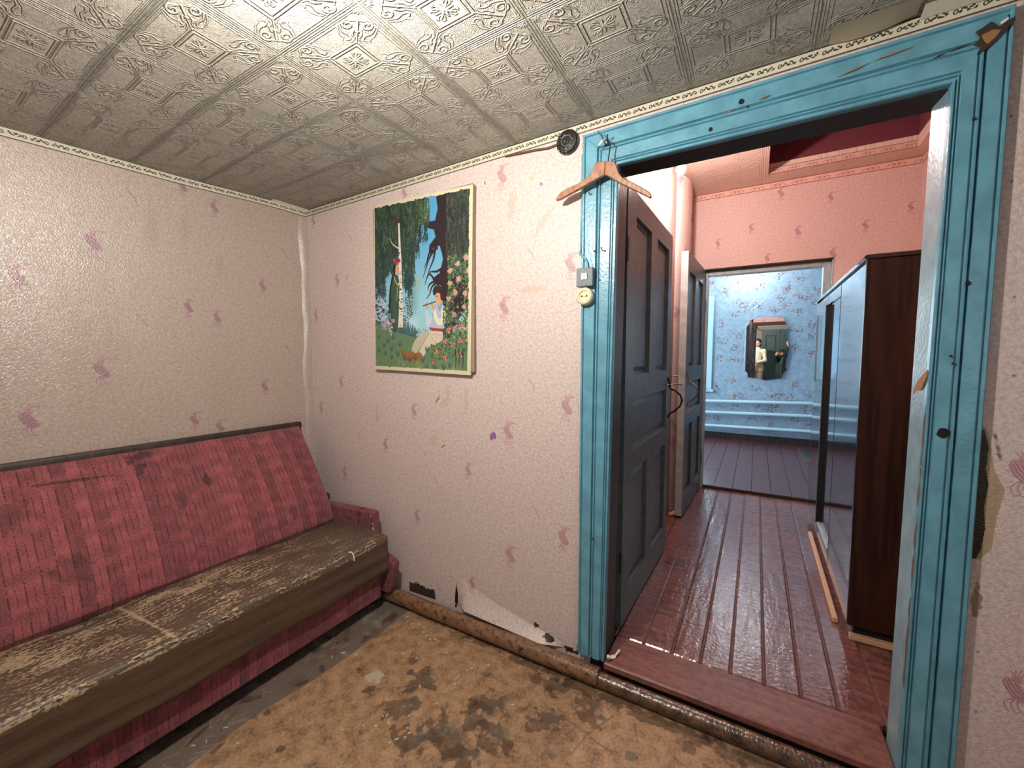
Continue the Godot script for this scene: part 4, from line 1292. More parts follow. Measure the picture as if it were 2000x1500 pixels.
	put("head_stop", m, M.grime_and_shade, d)  # dark colour paints the shadow line under the wall edge
	for s in [[-0.52, -0.44], [0.475, 0.57]]:
		m = MB.new()
		m.bx(Vector3(s[0], 0.112, -2.69), Vector3(s[1], 2.13, -2.668), 0.003)
		put("side_casing", m, M.blue, d)
	m = MB.new()
	m.bx(Vector3(-0.44, 2.05, -2.69), Vector3(0.475, 2.13, -2.668), 0.003)
	put("head_casing", m, M.blue, d)
	# green double door behind the viewer, seen in the mirror
	d = setting("door_3", "green panelled double door reflected in the wall mirror")
	d.position = Vector3(-0.12, 0.0, 3.19)
	for s in [-1, 1]:
		m = MB.new()
		panel_leaf(m, 0.46, 2.02, 0.04, [[0.09, 0.37, 1.3, 1.86], [0.09, 0.37, 0.95, 1.18], [0.09, 0.37, 0.2, 0.82]])
		m.xf = Transform3D()
		var lf := put("door_leaf", m, M.green, d)
		lf.position = Vector3(-0.465 if s < 0 else 0.005, 0.01, -0.05)
	m = MB.new()
	m.bx(Vector3(-0.61, 0, -0.06), Vector3(-0.47, 2.13, 0.0), 0.004)
	m.bx(Vector3(0.47, 0, -0.06), Vector3(0.56, 2.13, 0.0), 0.004)
	m.bx(Vector3(-0.47, 2.04, -0.06), Vector3(0.47, 2.13, 0.0), 0.004)
	put("door_frame", m, M.cream_paint, d)

# panelled leaf: x from 0 (hinge) to w, y up, faces at z = 0 and z = -t; pans are [x0, x1, y0, y1]
func panel_leaf(m: MB, w: float, h: float, t: float, pans: Array) -> void:
	var xs := [0.0, w]
	var ys := [0.0, h]
	for p in pans:
		for a in [p[0], p[1]]:
			if not xs.has(a): xs.append(a)
		for b in [p[2], p[3]]:
			if not ys.has(b): ys.append(b)
	xs.sort()
	ys.sort()
	var c := Vector3(w / 2, h / 2, -t / 2)
	for i in xs.size() - 1:
		for j in ys.size() - 1:
			var mx: float = (xs[i] + xs[i + 1]) / 2
			var my: float = (ys[j] + ys[j + 1]) / 2
			var inside := false
			for p in pans:
				if mx > p[0] and mx < p[1] and my > p[2] and my < p[3]:
					inside = true
			if inside:
				continue
			for z in [0.0, -t]:
				m.poly([Vector3(xs[i], ys[j], z), Vector3(xs[i + 1], ys[j], z), Vector3(xs[i + 1], ys[j + 1], z), Vector3(xs[i], ys[j + 1], z)], c)
	for e in [[0.0, 0.0, w, 0.0], [w, 0.0, w, h], [w, h, 0.0, h], [0.0, h, 0.0, 0.0]]:
		m.poly([Vector3(e[0], e[1], 0), Vector3(e[2], e[3], 0), Vector3(e[2], e[3], -t), Vector3(e[0], e[1], -t)], c)
	for p in pans:
		var pc := Vector3((p[0] + p[1]) / 2, (p[2] + p[3]) / 2, 0)
		for sgn in [0, 1]:
			var zz := func(d: float): return -d if sgn == 0 else -t + d
			# walls of the recess, groove, raised field
			var rings := [[0.0, 0.0], [0.002, 0.021], [0.012, 0.023], [0.035, 0.015], [0.04, 0.015]]
			var q := func(k: int, i: int):
				var o: float = rings[k][0]
				var cs := [[p[0] + o, p[2] + o], [p[1] - o, p[2] + o], [p[1] - o, p[3] - o], [p[0] + o, p[3] - o]]
				return Vector3(cs[i][0], cs[i][1], zz.call(rings[k][1]))
			var far := Vector3(pc.x, pc.y, -0.6 if sgn == 0 else 0.6 - t)
			for k in 4:
				for i in 4:
					var a: Vector3 = q.call(k, i)
					var b: Vector3 = q.call(k, (i + 1) % 4)
					var cc: Vector3 = q.call(k + 1, (i + 1) % 4)
					var dd: Vector3 = q.call(k + 1, i)
					m.poly([a, b, cc, dd], far if k > 0 else (a + b) / 2 + ((a + b) / 2 - pc) * 0.5)
			m.poly([q.call(4, 0), q.call(4, 1), q.call(4, 2), q.call(4, 3)], far)

func door_leaves() -> void:
	var specs := [
		{"hinge": Vector3(-0.480, 0.095, -0.205), "free": Vector3(-0.458, 0.095, -1.125), "h": 1.92, "mat": M.leaf,
		"label": "dark grey panelled door leaf standing open beside the blue frame"},
		{"hinge": Vector3(-0.415, 0.10, -2.555), "free": Vector3(-0.444, 0.10, -1.70), "h": 1.955, "mat": M.leaf,
		"label": "grey panelled door leaf with pale edge open at the inner doorway"}]
	for k in 2:
		var s: Dictionary = specs[k]
		var dir: Vector3 = s.free - s.hinge
		var w := dir.length()
		dir = dir.normalized()
		var t := thing("door_leaf", s.label, "door", s.hinge, "panelled door leaves in the hall")
		# local x along the leaf, local z out of the face that looks into the hall (+x of the world)
		var out := Vector3(1, 0, 0) - dir * dir.x
		out = out.normalized()
		t.basis = Basis(dir, Vector3.UP, dir.cross(Vector3.UP))
		var face := 1.0 if t.basis.z.dot(out) > 0.0 else -1.0
		var f := func(a: float): return a / 0.92 * w
		var y0 := 0.095
		var pans := [[f.call(0.13), f.call(0.41), 1.12, 1.82], [f.call(0.54), f.call(0.83), 1.12, 1.82], [f.call(0.12), f.call(0.845), 0.775, 1.005], [f.call(0.115), f.call(0.41), 0.15, 0.675], [f.call(0.545), f.call(0.845), 0.15, 0.675]]
		var m := MB.new()
		m.xf = Transform3D(Basis(), Vector3(0, 0, 0.0 if face > 0 else 0.05))
		panel_leaf(m, w, s.h, 0.05, pans)
		put("leaf_panel", m, s.mat, t)
		if k == 1:
			m = MB.new()
			m.box(Vector3(w + 0.0012, s.h / 2, -0.025 * face), Vector3(0.0024, s.h - 0.004, 0.0496), 0.0004)
			tag(put("free_edge", m, M.leaf_edge, t), "pale cream painted edge")
		var hx := w - 0.045
		# hooked wire handle
		m = MB.new()
		var p := PackedVector3Array()
		for q in [[1.075, 0.0], [1.062, 0.004], [1.035, 0.010], [1.01, 0.012], [0.995, 0.045], [0.97, 0.07], [0.94, 0.08], [0.905, 0.07], [0.875, 0.042], [0.855, 0.012], [0.83, 0.004]]:
			p.append(Vector3(hx - 0.01 + q[1] * 0.25, q[0], q[1] * face + 0.003 * face))
		m.tube(p, 0.0058, 8)
		put("handle", m, M.iron if k == 0 else M.steel, t)
		m = MB.new()
		m.tube(PackedVector3Array([Vector3(hx, 1.03, 0.001 * face), Vector3(hx + 0.02, 1.035, 0.05 * face), Vector3(hx + 0.05, 1.03, 0.075 * face)]) if k == 0 else PackedVector3Array([Vector3(hx + 0.02, 1.05, -0.045 * face), Vector3(hx + 0.03, 1.052, -0.09 * face)]), 0.004, 8)
		put("latch_hook", m, M.steel, t)
		for y in [0.25, 1.6]:
			m = MB.new()
			m.tube(PackedVector3Array([Vector3(-0.006, y, 0.002 * face), Vector3(-0.006, y + 0.1, 0.002 * face)]), 0.007, 8)
			put("hinge", m, M.leaf, t)

func sofa() -> void:
	var t := thing("sofa", "old red fabric sofa with a worn brown seat along the left wall", "sofa", Vector3(0, 0, 0))
	var z0 := 0.125
	var z1 := 2.06
	# backrest cushion: profile swept along z
	var bp := [Vector2(-2.07, 0.345), Vector2(-2.005, 0.372), Vector2(-1.99, 0.40), Vector2(-2.02, 0.48), Vector2(-2.075, 0.58), Vector2(-2.14, 0.68), Vector2(-2.20, 0.775), Vector2(-2.245, 0.845), Vector2(-2.27, 0.883), Vector2(-2.285, 0.892), Vector2(-2.30, 0.885), Vector2(-2.30, 0.86)]
	var m := MB.new()
	var bf := func(u: float, v: float):
		var z := lerpf(z0 - 0.01, z1, u)
		var k := v * (bp.size() - 1)
		var i := mini(int(k), bp.size() - 2)
		var p: Vector2 = bp[i].lerp(bp[i + 1], k - i)
		var body := sin(PI * clampf((k - 1.0) / 7.0, 0, 1))
		var ends := pow(clampf(minf(u, 1.0 - u) / 0.02, 0, 1), 0.5)
		p += Vector2(0.82, 0.55) * (0.022 * body * ends + 0.006 * body * sin(z * 7.0 + 0.6))
		# crease under the top edge
		p += Vector2(-0.82, -0.55) * 0.008 * exp(-pow((k - 6.9 + 0.25 * sin(z * 3.0)) / 0.28, 2.0)) * smoothstep(0.35, 0.8, z) * (0.6 + 0.4 * sin(z * 9.0))
		return Vector3(p.x - 0.02 * (1.0 - ends), p.y, z)
	m.grid(bf, 120, 66, Vector3(1, 0.5, 0))
	for k in m.v.size():
		m.t[k] = Vector2(1.0 - (m.v[k].z - 0.11) / 1.25 + 0.0, 1.0 - (m.v[k].y - 0.34) / 0.58)
	var q := PackedVector2Array()
	for p in bp: q.append(p)
	q.append(Vector2(-2.12, 0.36))
	for z in [z0 - 0.01, z1]:
		var tri := Geometry2D.triangulate_polygon(q)
		for i in range(0, tri.size(), 3):
			var nn := Vector3(0, 0, -1 if z < 1 else 1)
			m.tri(Vector3(q[tri[i]].x - 0.02, q[tri[i]].y, z), Vector3(q[tri[i + 1]].x - 0.02, q[tri[i + 1]].y, z), Vector3(q[tri[i + 2]].x - 0.02, q[tri[i + 2]].y, z), nn, nn, nn)
	put("backrest", m, M.fabric, t)
	# dark wooden board behind the backrest
	m = MB.new()
	m.xf = Transform3D()
	m.extrude(pts([-2.301, 0.875, -2.293, 0.904, -2.300, 0.914, -2.325, 0.914, -2.333, 0.902, -2.333, 0.86, -2.20, 0.40, -2.155, 0.40]), z0 - 0.028, z1, 0.004)
	put("back_board", m, M.old_wood, t)
	m = MB.new()
	m.bx(Vector3(-2.165, 0.455, 0.05), Vector3(-2.115, 0.505, 0.095), 0.008)
	put("back_bracket", m, M.old_wood, t)
	# seat
	var sp := [Vector2(-2.12, 0.352), Vector2(-2.06, 0.378), Vector2(-1.98, 0.388), Vector2(-1.88, 0.397), Vector2(-1.75, 0.400), Vector2(-1.65, 0.397), Vector2(-1.605, 0.394), Vector2(-1.585, 0.391), Vector2(-1.578, 0.387), Vector2(-1.576, 0.378), Vector2(-1.577, 0.33), Vector2(-1.575, 0.29), Vector2(-1.577, 0.25), Vector2(-1.573, 0.225), Vector2(-1.577, 0.206), Vector2(-1.60, 0.202)]
	var cum := [0.0]
	for i in sp.size() - 1:
		cum.append(cum[i] + sp[i].distance_to(sp[i + 1]))
	var L: float = cum[cum.size() - 1]
	m = MB.new()
	m.grid(func(u: float, v: float):
		var z := lerpf(z0 - 0.005, z1, u)
		var d := v * L
		var i := 0
		while i < sp.size() - 2 and cum[i + 1] < d:
			i += 1
		var p: Vector2 = sp[i].lerp(sp[i + 1], clampf((d - cum[i]) / (cum[i + 1] - cum[i]), 0, 1))
		var top := smoothstep(0.66, 0.5, v)
		p.y += top * (0.006 * sin(z * 8.5 + 1.0) + 0.004 * sin(z * 21.0 + p.x * 9.0)) * smoothstep(0.0, 0.2, v)
		p.y -= 0.008 * smoothstep(0.55, 0.9, z) * smoothstep(1.5, 1.1, z) * top
		var fr := smoothstep(0.76, 0.84, v)
		p.x += fr * (0.0025 * sin(v * 75.0 + z * 4.0) + 0.002 * sin(z * 14.0 + v * 20.0))
		p.y += (1.0 - top) * 0.003 * sin(z * 11.0)
		return Vector3(p.x, p.y, z), 110, 60, Vector3(0.6, 1, 0))
	for k in m.v.size():
		m.t[k] = Vector2(1.0 - (m.v[k].z - 0.1) / 1.95, m.t[k].y)
	var sq := PackedVector2Array()
	for p in sp: sq.append(p)
	sq.append(Vector2(-2.12, 0.203))
	var st := Geometry2D.triangulate_polygon(sq)
	for i in range(0, st.size(), 3):
		var nn := Vector3(0, 0, -1)
		m.tri(Vector3(sq[st[i]].x, sq[st[i]].y, z0 - 0.005), Vector3(sq[st[i + 1]].x, sq[st[i + 1]].y, z0 - 0.005), Vector3(sq[st[i + 2]].x, sq[st[i + 2]].y, z0 - 0.005), nn, nn, nn, Vector2(0.9, 0.9), Vector2(0.92, 0.9), Vector2(0.91, 0.95))
	put("seat", m, M.seat, t)
	# frayed stuffing along the front edge
	m = MB.new()
	var r := RandomNumberGenerator.new()
	r.seed = 8
	for i in 46:
		var z := r.randf_range(0.14, 1.4)
		var a := Vector3(-1.578 + r.randf_range(-0.006, 0.003), 0.389 + r.randf_range(-0.004, 0.003), z)
		m.tube(PackedVector3Array([a, a + Vector3(r.randf_range(-0.004, 0.004), r.randf_range(0.0, 0.005), r.randf_range(-0.012, 0.012)), a + Vector3(r.randf_range(-0.006, 0.006), r.randf_range(-0.008, 0.004), r.randf_range(-0.02, 0.02))]), r.randf_range(0.001, 0.0035), 6)
	tag(put("frayed_stuffing", m, mat(rgb(196, 172, 136), 0.9), t), "", "", "", "stuff")
	m = MB.new()
	m.tube(PackedVector3Array([Vector3(-1.60, 0.392, 0.335), Vector3(-1.583, 0.396, 0.333), Vector3(-1.574, 0.385, 0.33), Vector3(-1.572, 0.355, 0.327)]), 0.003, 8)
	put("white_scrap", m, M.white, t)
	# front panel under the seat
	m = MB.new()
	m.bx(Vector3(-1.66, 0.07, z0 + 0.01), Vector3(-1.612, 0.235, z1), 0.006)
	put("front_panel", m, M.fabric_tri, t)
	# arm board with its foot
	m = MB.new()
	m.extrude(pts([-2.16, 0.082, -1.595, 0.082, -1.572, 0.12, -1.556, 0.2, -1.552, 0.245, -1.585, 0.262, -1.625, 0.27, -1.69, 0.35, -1.695, 0.476, -1.705, 0.486, -2.1, 0.468, -2.16, 0.46]), 0.062, 0.112, 0.007)
	put("armrest", m, M.fabric_tri, t)
	m = MB.new()
	m.extrude(pts([-1.712, 0.39, -1.692, 0.385, -1.688, 0.44, -1.693, 0.475, -1.708, 0.482, -1.703, 0.44]), 0.108, 0.1145, 0.001)
	put("torn_stuffing", m, mat(rgb(92, 66, 56), 0.9), t)
	for y in [0.47, 0.43, 0.405]:
		m = MB.new()
		m.box(Vector3(-1.6925 - (0.01 if y > 0.46 else 0.0), y, 0.112), Vector3(0.007, 0.018, 0.008), 0.003)
		put("torn_stuffing", m, M.plaster, t)
	for z in [0.2, 1.1, 1.95]:
		for x in [-1.72, -2.2]:
			m = MB.new()
			m.bx(Vector3(x - 0.025, 0.0, z - 0.025), Vector3(x + 0.025, 0.075, z + 0.025), 0.004)
			put("foot", m, M.dark, t)
	m = MB.new()
	m.bx(Vector3(-2.3, 0.065, z0 + 0.01), Vector3(-1.665, 0.2, z1 - 0.02))
	put("bed_box", m, M.old_wood, t)

# ---- the oil painting, drawn as flat print
func painting() -> void:
	var W := 768
	var H := 1024
	var im := Image.create(W, H, false, Image.FORMAT_RGBA8)
	var S := Vector2(W, H)
	for y in H:
		var v := float(y) / H
		var c := rgb(84, 156, 200).lerp(rgb(150, 200, 214), smoothstep(0.1, 0.7, v))
		im.fill_rect(Rect2i(0, y, W, 1), c)
	var r := RandomNumberGenerator.new()
	r.seed = 77
	var nz := noise(256, 256, 0.05, 4, 9)
	# mist over the water
	blot(im, Vector2(0.42, 0.58) * S, 70, 150, 0.0, rgb(120, 150, 140), 0.7)
	blot(im, Vector2(0.47, 0.48) * S, 60, 80, 0.0, rgb(150, 165, 130), 0.45)
	blot(im, Vector2(0.40, 0.72) * S, 110, 90, 0.0, rgb(200, 222, 224), 0.6)
	blot(im, Vector2(0.36, 0.82) * S, 120, 60, 0.0, rgb(170, 205, 215), 0.5)
	# meadow
	var g := PackedVector2Array([Vector2(0, 0.69), Vector2(0.12, 0.71), Vector2(0.22, 0.735), Vector2(0.34, 0.75), Vector2(0.45, 0.79), Vector2(0.6, 0.79), Vector2(1, 0.76), Vector2(1, 1), Vector2(0, 1)])
	for i in g.size(): g[i] *= S
	fpoly(im, g, rgb(96, 126, 92))
	for i in 900:
		var p := Vector2(r.randf(), r.randf_range(0.75, 1.0))
		var c := rgb(96, 128, 92).lerp(rgb(140, 158, 98), clampf((p.y - 0.78) * 6.0, 0, 1)).lerp(rgb(70, 104, 92), r.randf() * 0.5)
		if p.x > 0.8: c = c.lerp(rgb(62, 92, 84), 0.5)
		stroke(im, PackedVector2Array([p * S, p * S + Vector2(r.randf_range(-9, 9), -r.randf_range(8, 26))]), 5, 1, c)
	# reeds behind the meadow
	for i in 160:
		var x := r.randf_range(0.27, 0.46)
		stroke(im, PackedVector2Array([Vector2(x, 0.775 + (x - 0.3) * 0.15) * S, Vector2(x + r.randf_range(-0.01, 0.035), 0.66 + absf(x - 0.3) * 0.45 + r.randf() * 0.05) * S]), 4, 1, rgb(40, 66, 72).lerp(rgb(86, 122, 124), r.randf()))
	# great oak on the right
	var oak := rgb(46, 33, 38)
	fpoly(im, pts([0.66, 0, 0.78, 0, 1, 0, 1, 0.62, 0.92, 0.66, 0.80, 0.80, 0.70, 0.80, 0.735, 0.62, 0.72, 0.55, 0.71, 0.42, 0.735, 0.36, 0.70, 0.29, 0.635, 0.30, 0.59, 0.34, 0.60, 0.28, 0.66, 0.24, 0.645, 0.20, 0.55, 0.175, 0.505, 0.13, 0.555, 0.13, 0.60, 0.15, 0.655, 0.15, 0.68, 0.09], S), oak)
	for l in [[0.74, 0.41, 0.67, 0.43, 0.61, 0.43, 0.58, 0.46], [0.72, 0.47, 0.66, 0.475, 0.60, 0.44, 0.57, 0.47, 0.555, 0.50], [0.70, 0.48, 0.63, 0.51, 0.605, 0.55, 0.57, 0.58], [0.66, 0.48, 0.60, 0.50, 0.585, 0.535], [0.68, 0.30, 0.60, 0.325, 0.575, 0.37, 0.545, 0.405], [0.66, 0.30, 0.60, 0.35, 0.57, 0.40, 0.535, 0.46], [0.655, 0.31, 0.64, 0.36, 0.605, 0.41, 0.575, 0.455], [0.50, 0.14, 0.50, 0.22, 0.475, 0.28, 0.46, 0.35], [0.505, 0.16, 0.50, 0.25, 0.455, 0.285]]:
		stroke(im, smooth_path(pts(l, S), 8), 17, 3, oak)
	fpoly(im, pts([0.72, 0.40, 0.70, 0.44, 0.66, 0.455, 0.63, 0.47, 0.66, 0.50, 0.72, 0.51], S), oak)
	stroke(im, smooth_path(pts([0.54, 0.02, 0.51, 0.08, 0.505, 0.16, 0.5, 0.2], S), 8), 26, 22, oak)
	for i in 240:
		var p := Vector2(r.randf_range(0.66, 0.95), r.randf_range(0.14, 0.6))
		if im.get_pixelv(Vector2i(p * S)).r < 0.25:
			stroke(im, PackedVector2Array([p * S, p * S + Vector2(r.randf_range(-8, 8), r.randf_range(12, 36))]), 3, 1, rgb(74, 50, 50).lerp(rgb(30, 24, 32), r.randf()))
	# hanging foliage
	var leafy := func(x0: float, x1: float, y0: float, y1: float, n: int, dark: Color, light: Color):
		for i in n:
			var x := r.randf_range(x0, x1)
			var y := r.randf_range(y0, y1)
			var l := r.randf_range(0.02, 0.06)
			var c := dark.lerp(light, pow(r.randf(), 2.0))
			for k in 5:
				ell(im, (Vector2(x + r.randf_range(-0.006, 0.006), y + l * k / 5.0)) * S, r.randf_range(2, 4.5), r.randf_range(3, 7), r.randf_range(-0.5, 0.5), c, 6)
	fpoly(im, pts([0, 0, 0.53, 0, 0.50, 0.12, 0.47, 0.22, 0.45, 0.34, 0.42, 0.40, 0.38, 0.42, 0.30, 0.3, 0.24, 0.36, 0.16, 0.42, 0.1, 0.47, 0.0, 0.5], S), rgb(40, 58, 50))
	leafy.call(0.0, 0.5, 0.0, 0.30, 900, rgb(30, 46, 42), rgb(92, 116, 84))
	leafy.call(0.0, 0.13, 0.28, 0.54, 260, rgb(28, 44, 52), rgb(70, 96, 84))
	leafy.call(0.12, 0.26, 0.26, 0.40, 150, rgb(28, 44, 48), rgb(80, 108, 86))
	leafy.call(0.31, 0.45, 0.25, 0.48, 330, rgb(26, 46, 50), rgb(84, 112, 84))
	leafy.call(0.35, 0.42, 0.44, 0.53, 60, rgb(26, 50, 62), rgb(60, 90, 90))
	leafy.call(0.45, 0.60, 0.0, 0.14, 150, rgb(40, 60, 46), rgb(110, 124, 84))
	leafy.call(0.51, 0.58, 0.15, 0.24, 34, rgb(34, 60, 58), rgb(60, 90, 80))
	leafy.call(0.76, 1.0, 0.0, 0.34, 520, rgb(40, 52, 50), rgb(92, 104, 78))
	stroke(im, smooth_path(pts([0.19, 0.08, 0.24, 0.1, 0.28, 0.13, 0.3, 0.1], S), 6), 20, 12, rgb(70, 44, 46))
	# birch
	fpoly(im, pts([0.275, 0.13, 0.29, 0.13, 0.305, 0.30, 0.318, 0.5, 0.325, 0.74, 0.272, 0.74, 0.283, 0.5, 0.28, 0.3], S), rgb(216, 214, 198))
	stroke(im, smooth_path(pts([0.28, 0.275, 0.22, 0.25, 0.18, 0.21], S), 6), 8, 3, rgb(206, 206, 192))
	for i in 26:
		var v := r.randf_range(0.24, 0.74)
		ell(im, Vector2(r.randf_range(0.282, 0.318), v) * S, r.randf_range(3, 8) * (0.6 + v), r.randf_range(2, 6), 0, rgb(46, 42, 44), 7)
	for i in 90:
		var p := Vector2(r.randf_range(0.33, 0.43), r.randf_range(0.56, 0.7))
		ell(im, p * S, 5, 3, r.randf() * 3, rgb(28, 44, 52), 6)
	# lady in green by the birch
	fpoly(im, smooth_path(pts([0.225, 0.38, 0.20, 0.44, 0.175, 0.52, 0.165, 0.62, 0.17, 0.68, 0.19, 0.60, 0.215, 0.52, 0.24, 0.45, 0.25, 0.4, 0.225, 0.38], S), 5), rgb(26, 26, 30))
	fpoly(im, smooth_path(pts([0.225, 0.43, 0.19, 0.52, 0.185, 0.62, 0.19, 0.75, 0.26, 0.76, 0.278, 0.66, 0.282, 0.56, 0.285, 0.48, 0.262, 0.43, 0.225, 0.43], S), 5), rgb(52, 82, 62))
	for i in 26:
		var x := r.randf_range(0.2, 0.27)
		stroke(im, PackedVector2Array([Vector2(x, 0.5 + r.randf() * 0.1) * S, Vector2(x + r.randf_range(-0.01, 0.01), 0.74) * S]), 4, 2, rgb(40, 66, 52).lerp(rgb(104, 130, 98), r.randf() * 0.6))
	stroke(im, smooth_path(pts([0.225, 0.43, 0.245, 0.47, 0.275, 0.49], S), 5), 6, 5, rgb(198, 190, 140))
	stroke(im, smooth_path(pts([0.262, 0.50, 0.262, 0.54, 0.255, 0.58], S), 5), 6, 3, rgb(170, 178, 120))
	ell(im, Vector2(0.258, 0.40) * S, 19, 30, 0.15, rgb(214, 156, 122))
	fpoly(im, pts([0.222, 0.36, 0.245, 0.37, 0.24, 0.41, 0.228, 0.44, 0.215, 0.42], S), rgb(26, 26, 30))
	stroke(im, pts([0.262, 0.39, 0.275, 0.388], S), 4, 4, rgb(40, 26, 26))
	stroke(im, pts([0.266, 0.42, 0.276, 0.419], S), 4, 3, rgb(170, 70, 66))
	for i in 16:
		ell(im, Vector2(r.randf_range(0.222, 0.29), 0.352 + r.randf_range(-0.016, 0.012)) * S, 8, 8, 0, [rgb(150, 54, 58), rgb(190, 96, 84), rgb(110, 44, 50)][i % 3], 7)
	stroke(im, smooth_path(pts([0.268, 0.49, 0.285, 0.475, 0.30, 0.455], S), 5), 13, 9, rgb(214, 160, 126))
	# lilac bush at the left
	for i in 60:
		ell(im, Vector2(r.randf_range(0.0, 0.21), r.randf_range(0.57, 0.74)) * S, r.randf_range(6, 14), r.randf_range(4, 8), r.randf() * 3, rgb(30, 42, 40).lerp(rgb(70, 90, 70), r.randf()), 8)
	stroke(im, smooth_path(pts([0, 0.6, 0.08, 0.62, 0.15, 0.66, 0.18, 0.7], S), 6), 6, 4, rgb(24, 26, 30))
	for q in [[0.07, 0.59], [0.14, 0.62], [0.09, 0.66], [0.03, 0.68], [0.15, 0.71], [0.11, 0.71], [0.2, 0.7], [0.19, 0.755], [0.1, 0.74]]:
		for k in 9:
			ell(im, Vector2(q[0] + r.randfn(0, 0.014), q[1] + r.randfn(0, 0.011)) * S, 9, 6, r.randf() * 3, rgb(150, 128, 156).lerp(rgb(206, 180, 200), r.randf()), 7)
	# flute player leaning on the oak
	fpoly(im, smooth_path(pts([0.71, 0.60, 0.655, 0.625, 0.60, 0.70, 0.605, 0.74, 0.70, 0.755, 0.755, 0.74, 0.765, 0.68, 0.76, 0.635, 0.71, 0.60], S), 5), rgb(168, 184, 204))
	fpoly(im, smooth_path(pts([0.735, 0.625, 0.76, 0.66, 0.755, 0.71, 0.69, 0.73, 0.645, 0.68, 0.635, 0.645, 0.66, 0.64, 0.685, 0.685, 0.715, 0.69, 0.725, 0.65, 0.735, 0.625], S), 5), rgb(226, 218, 186))
	fpoly(im, smooth_path(pts([0.565, 0.65, 0.59, 0.648, 0.60, 0.69, 0.62, 0.67, 0.625, 0.70, 0.60, 0.735, 0.575, 0.73, 0.565, 0.65], S), 5), rgb(190, 202, 214))
	fpoly(im, pts([0.675, 0.60, 0.70, 0.655, 0.73, 0.61, 0.715, 0.59], S), rgb(120, 146, 186))
	stroke(im, smooth_path(pts([0.655, 0.63, 0.64, 0.655, 0.638, 0.68], S), 4), 3, 3, rgb(96, 112, 140))
	fpoly(im, pts([0.60, 0.74, 0.66, 0.745, 0.735, 0.748, 0.735, 0.775, 0.66, 0.768, 0.61, 0.755], S), rgb(150, 66, 58))
	var trouser := rgb(206, 196, 172)
	fpoly(im, smooth_path(pts([0.60, 0.76, 0.52, 0.775, 0.45, 0.82, 0.42, 0.875, 0.47, 0.89, 0.52, 0.85, 0.60, 0.82, 0.60, 0.76], S), 5), trouser.darkened(0.1))
	fpoly(im, smooth_path(pts([0.735, 0.765, 0.60, 0.765, 0.545, 0.82, 0.49, 0.89, 0.545, 0.905, 0.59, 0.86, 0.66, 0.84, 0.73, 0.81, 0.735, 0.765], S), 5), trouser)
	stroke(im, smooth_path(pts([0.60, 0.772, 0.55, 0.82, 0.495, 0.885], S), 6), 4, 3, rgb(110, 98, 92))
	for l in [[0.64, 0.775, 0.68, 0.80, 0.72, 0.80], [0.62, 0.79, 0.65, 0.82, 0.68, 0.83], [0.66, 0.77, 0.70, 0.785, 0.73, 0.785]]:
		stroke(im, smooth_path(pts(l, S), 4), 3, 2, rgb(158, 144, 124))
	fpoly(im, smooth_path(pts([0.30, 0.865, 0.33, 0.875, 0.38, 0.89, 0.42, 0.88, 0.46, 0.89, 0.50, 0.885, 0.53, 0.90, 0.51, 0.93, 0.44, 0.945, 0.37, 0.945, 0.32, 0.915, 0.30, 0.865], S), 5), rgb(150, 98, 48))
	stroke(im, smooth_path(pts([0.32, 0.89, 0.37, 0.93, 0.44, 0.915, 0.47, 0.9], S), 5), 4, 4, rgb(92, 54, 30))
	for s in [[0.585, 0.635, 0.575, 0.605], [0.645, 0.64, 0.625, 0.605]]:
		stroke(im, pts(s, S), 17, 20, rgb(206, 150, 116))
	stroke(im, pts([0.535, 0.618, 0.61, 0.605, 0.685, 0.592], S), 7, 6, rgb(86, 56, 40))
	fpoly(im, smooth_path(pts([0.655, 0.545, 0.70, 0.54, 0.72, 0.56, 0.715, 0.60, 0.70, 0.63, 0.685, 0.61, 0.66, 0.59, 0.655, 0.545], S), 4), rgb(214, 156, 120))
	fpoly(im, smooth_path(pts([0.64, 0.56, 0.635, 0.53, 0.665, 0.505, 0.715, 0.515, 0.73, 0.55, 0.725, 0.59, 0.712, 0.585, 0.705, 0.555, 0.675, 0.548, 0.66, 0.56, 0.64, 0.56], S), 4), rgb(56, 42, 40))
	stroke(im, pts([0.665, 0.568, 0.68, 0.566], S), 4, 4, rgb(44, 30, 30))
	stroke(im, pts([0.465, 0.765, 0.49, 0.772], S), 8, 6, rgb(40, 48, 56))
	# flowering bush on the right
	for i in 1500:
		var v := r.randf_range(0.35, 0.90)
		var x0 := 0.78 if v < 0.6 else (0.74 if v < 0.8 else 0.62)
		var p := Vector2(r.randf_range(x0, 1.0), v)
		if v > 0.80 and p.x < 0.80: p.y = r.randf_range(0.83, 0.92)
		if v > 0.5 and v < 0.66 and p.x > 0.84 and p.x < 0.95 and r.randf() < 0.8: continue
		var c := rgb(46, 70, 62).lerp([rgb(110, 140, 90), rgb(84, 116, 100), rgb(150, 162, 80)][i % 3], r.randf())
		ell(im, p * S, r.randf_range(4, 12), r.randf_range(3, 6), r.randf() * 3, c, 7)
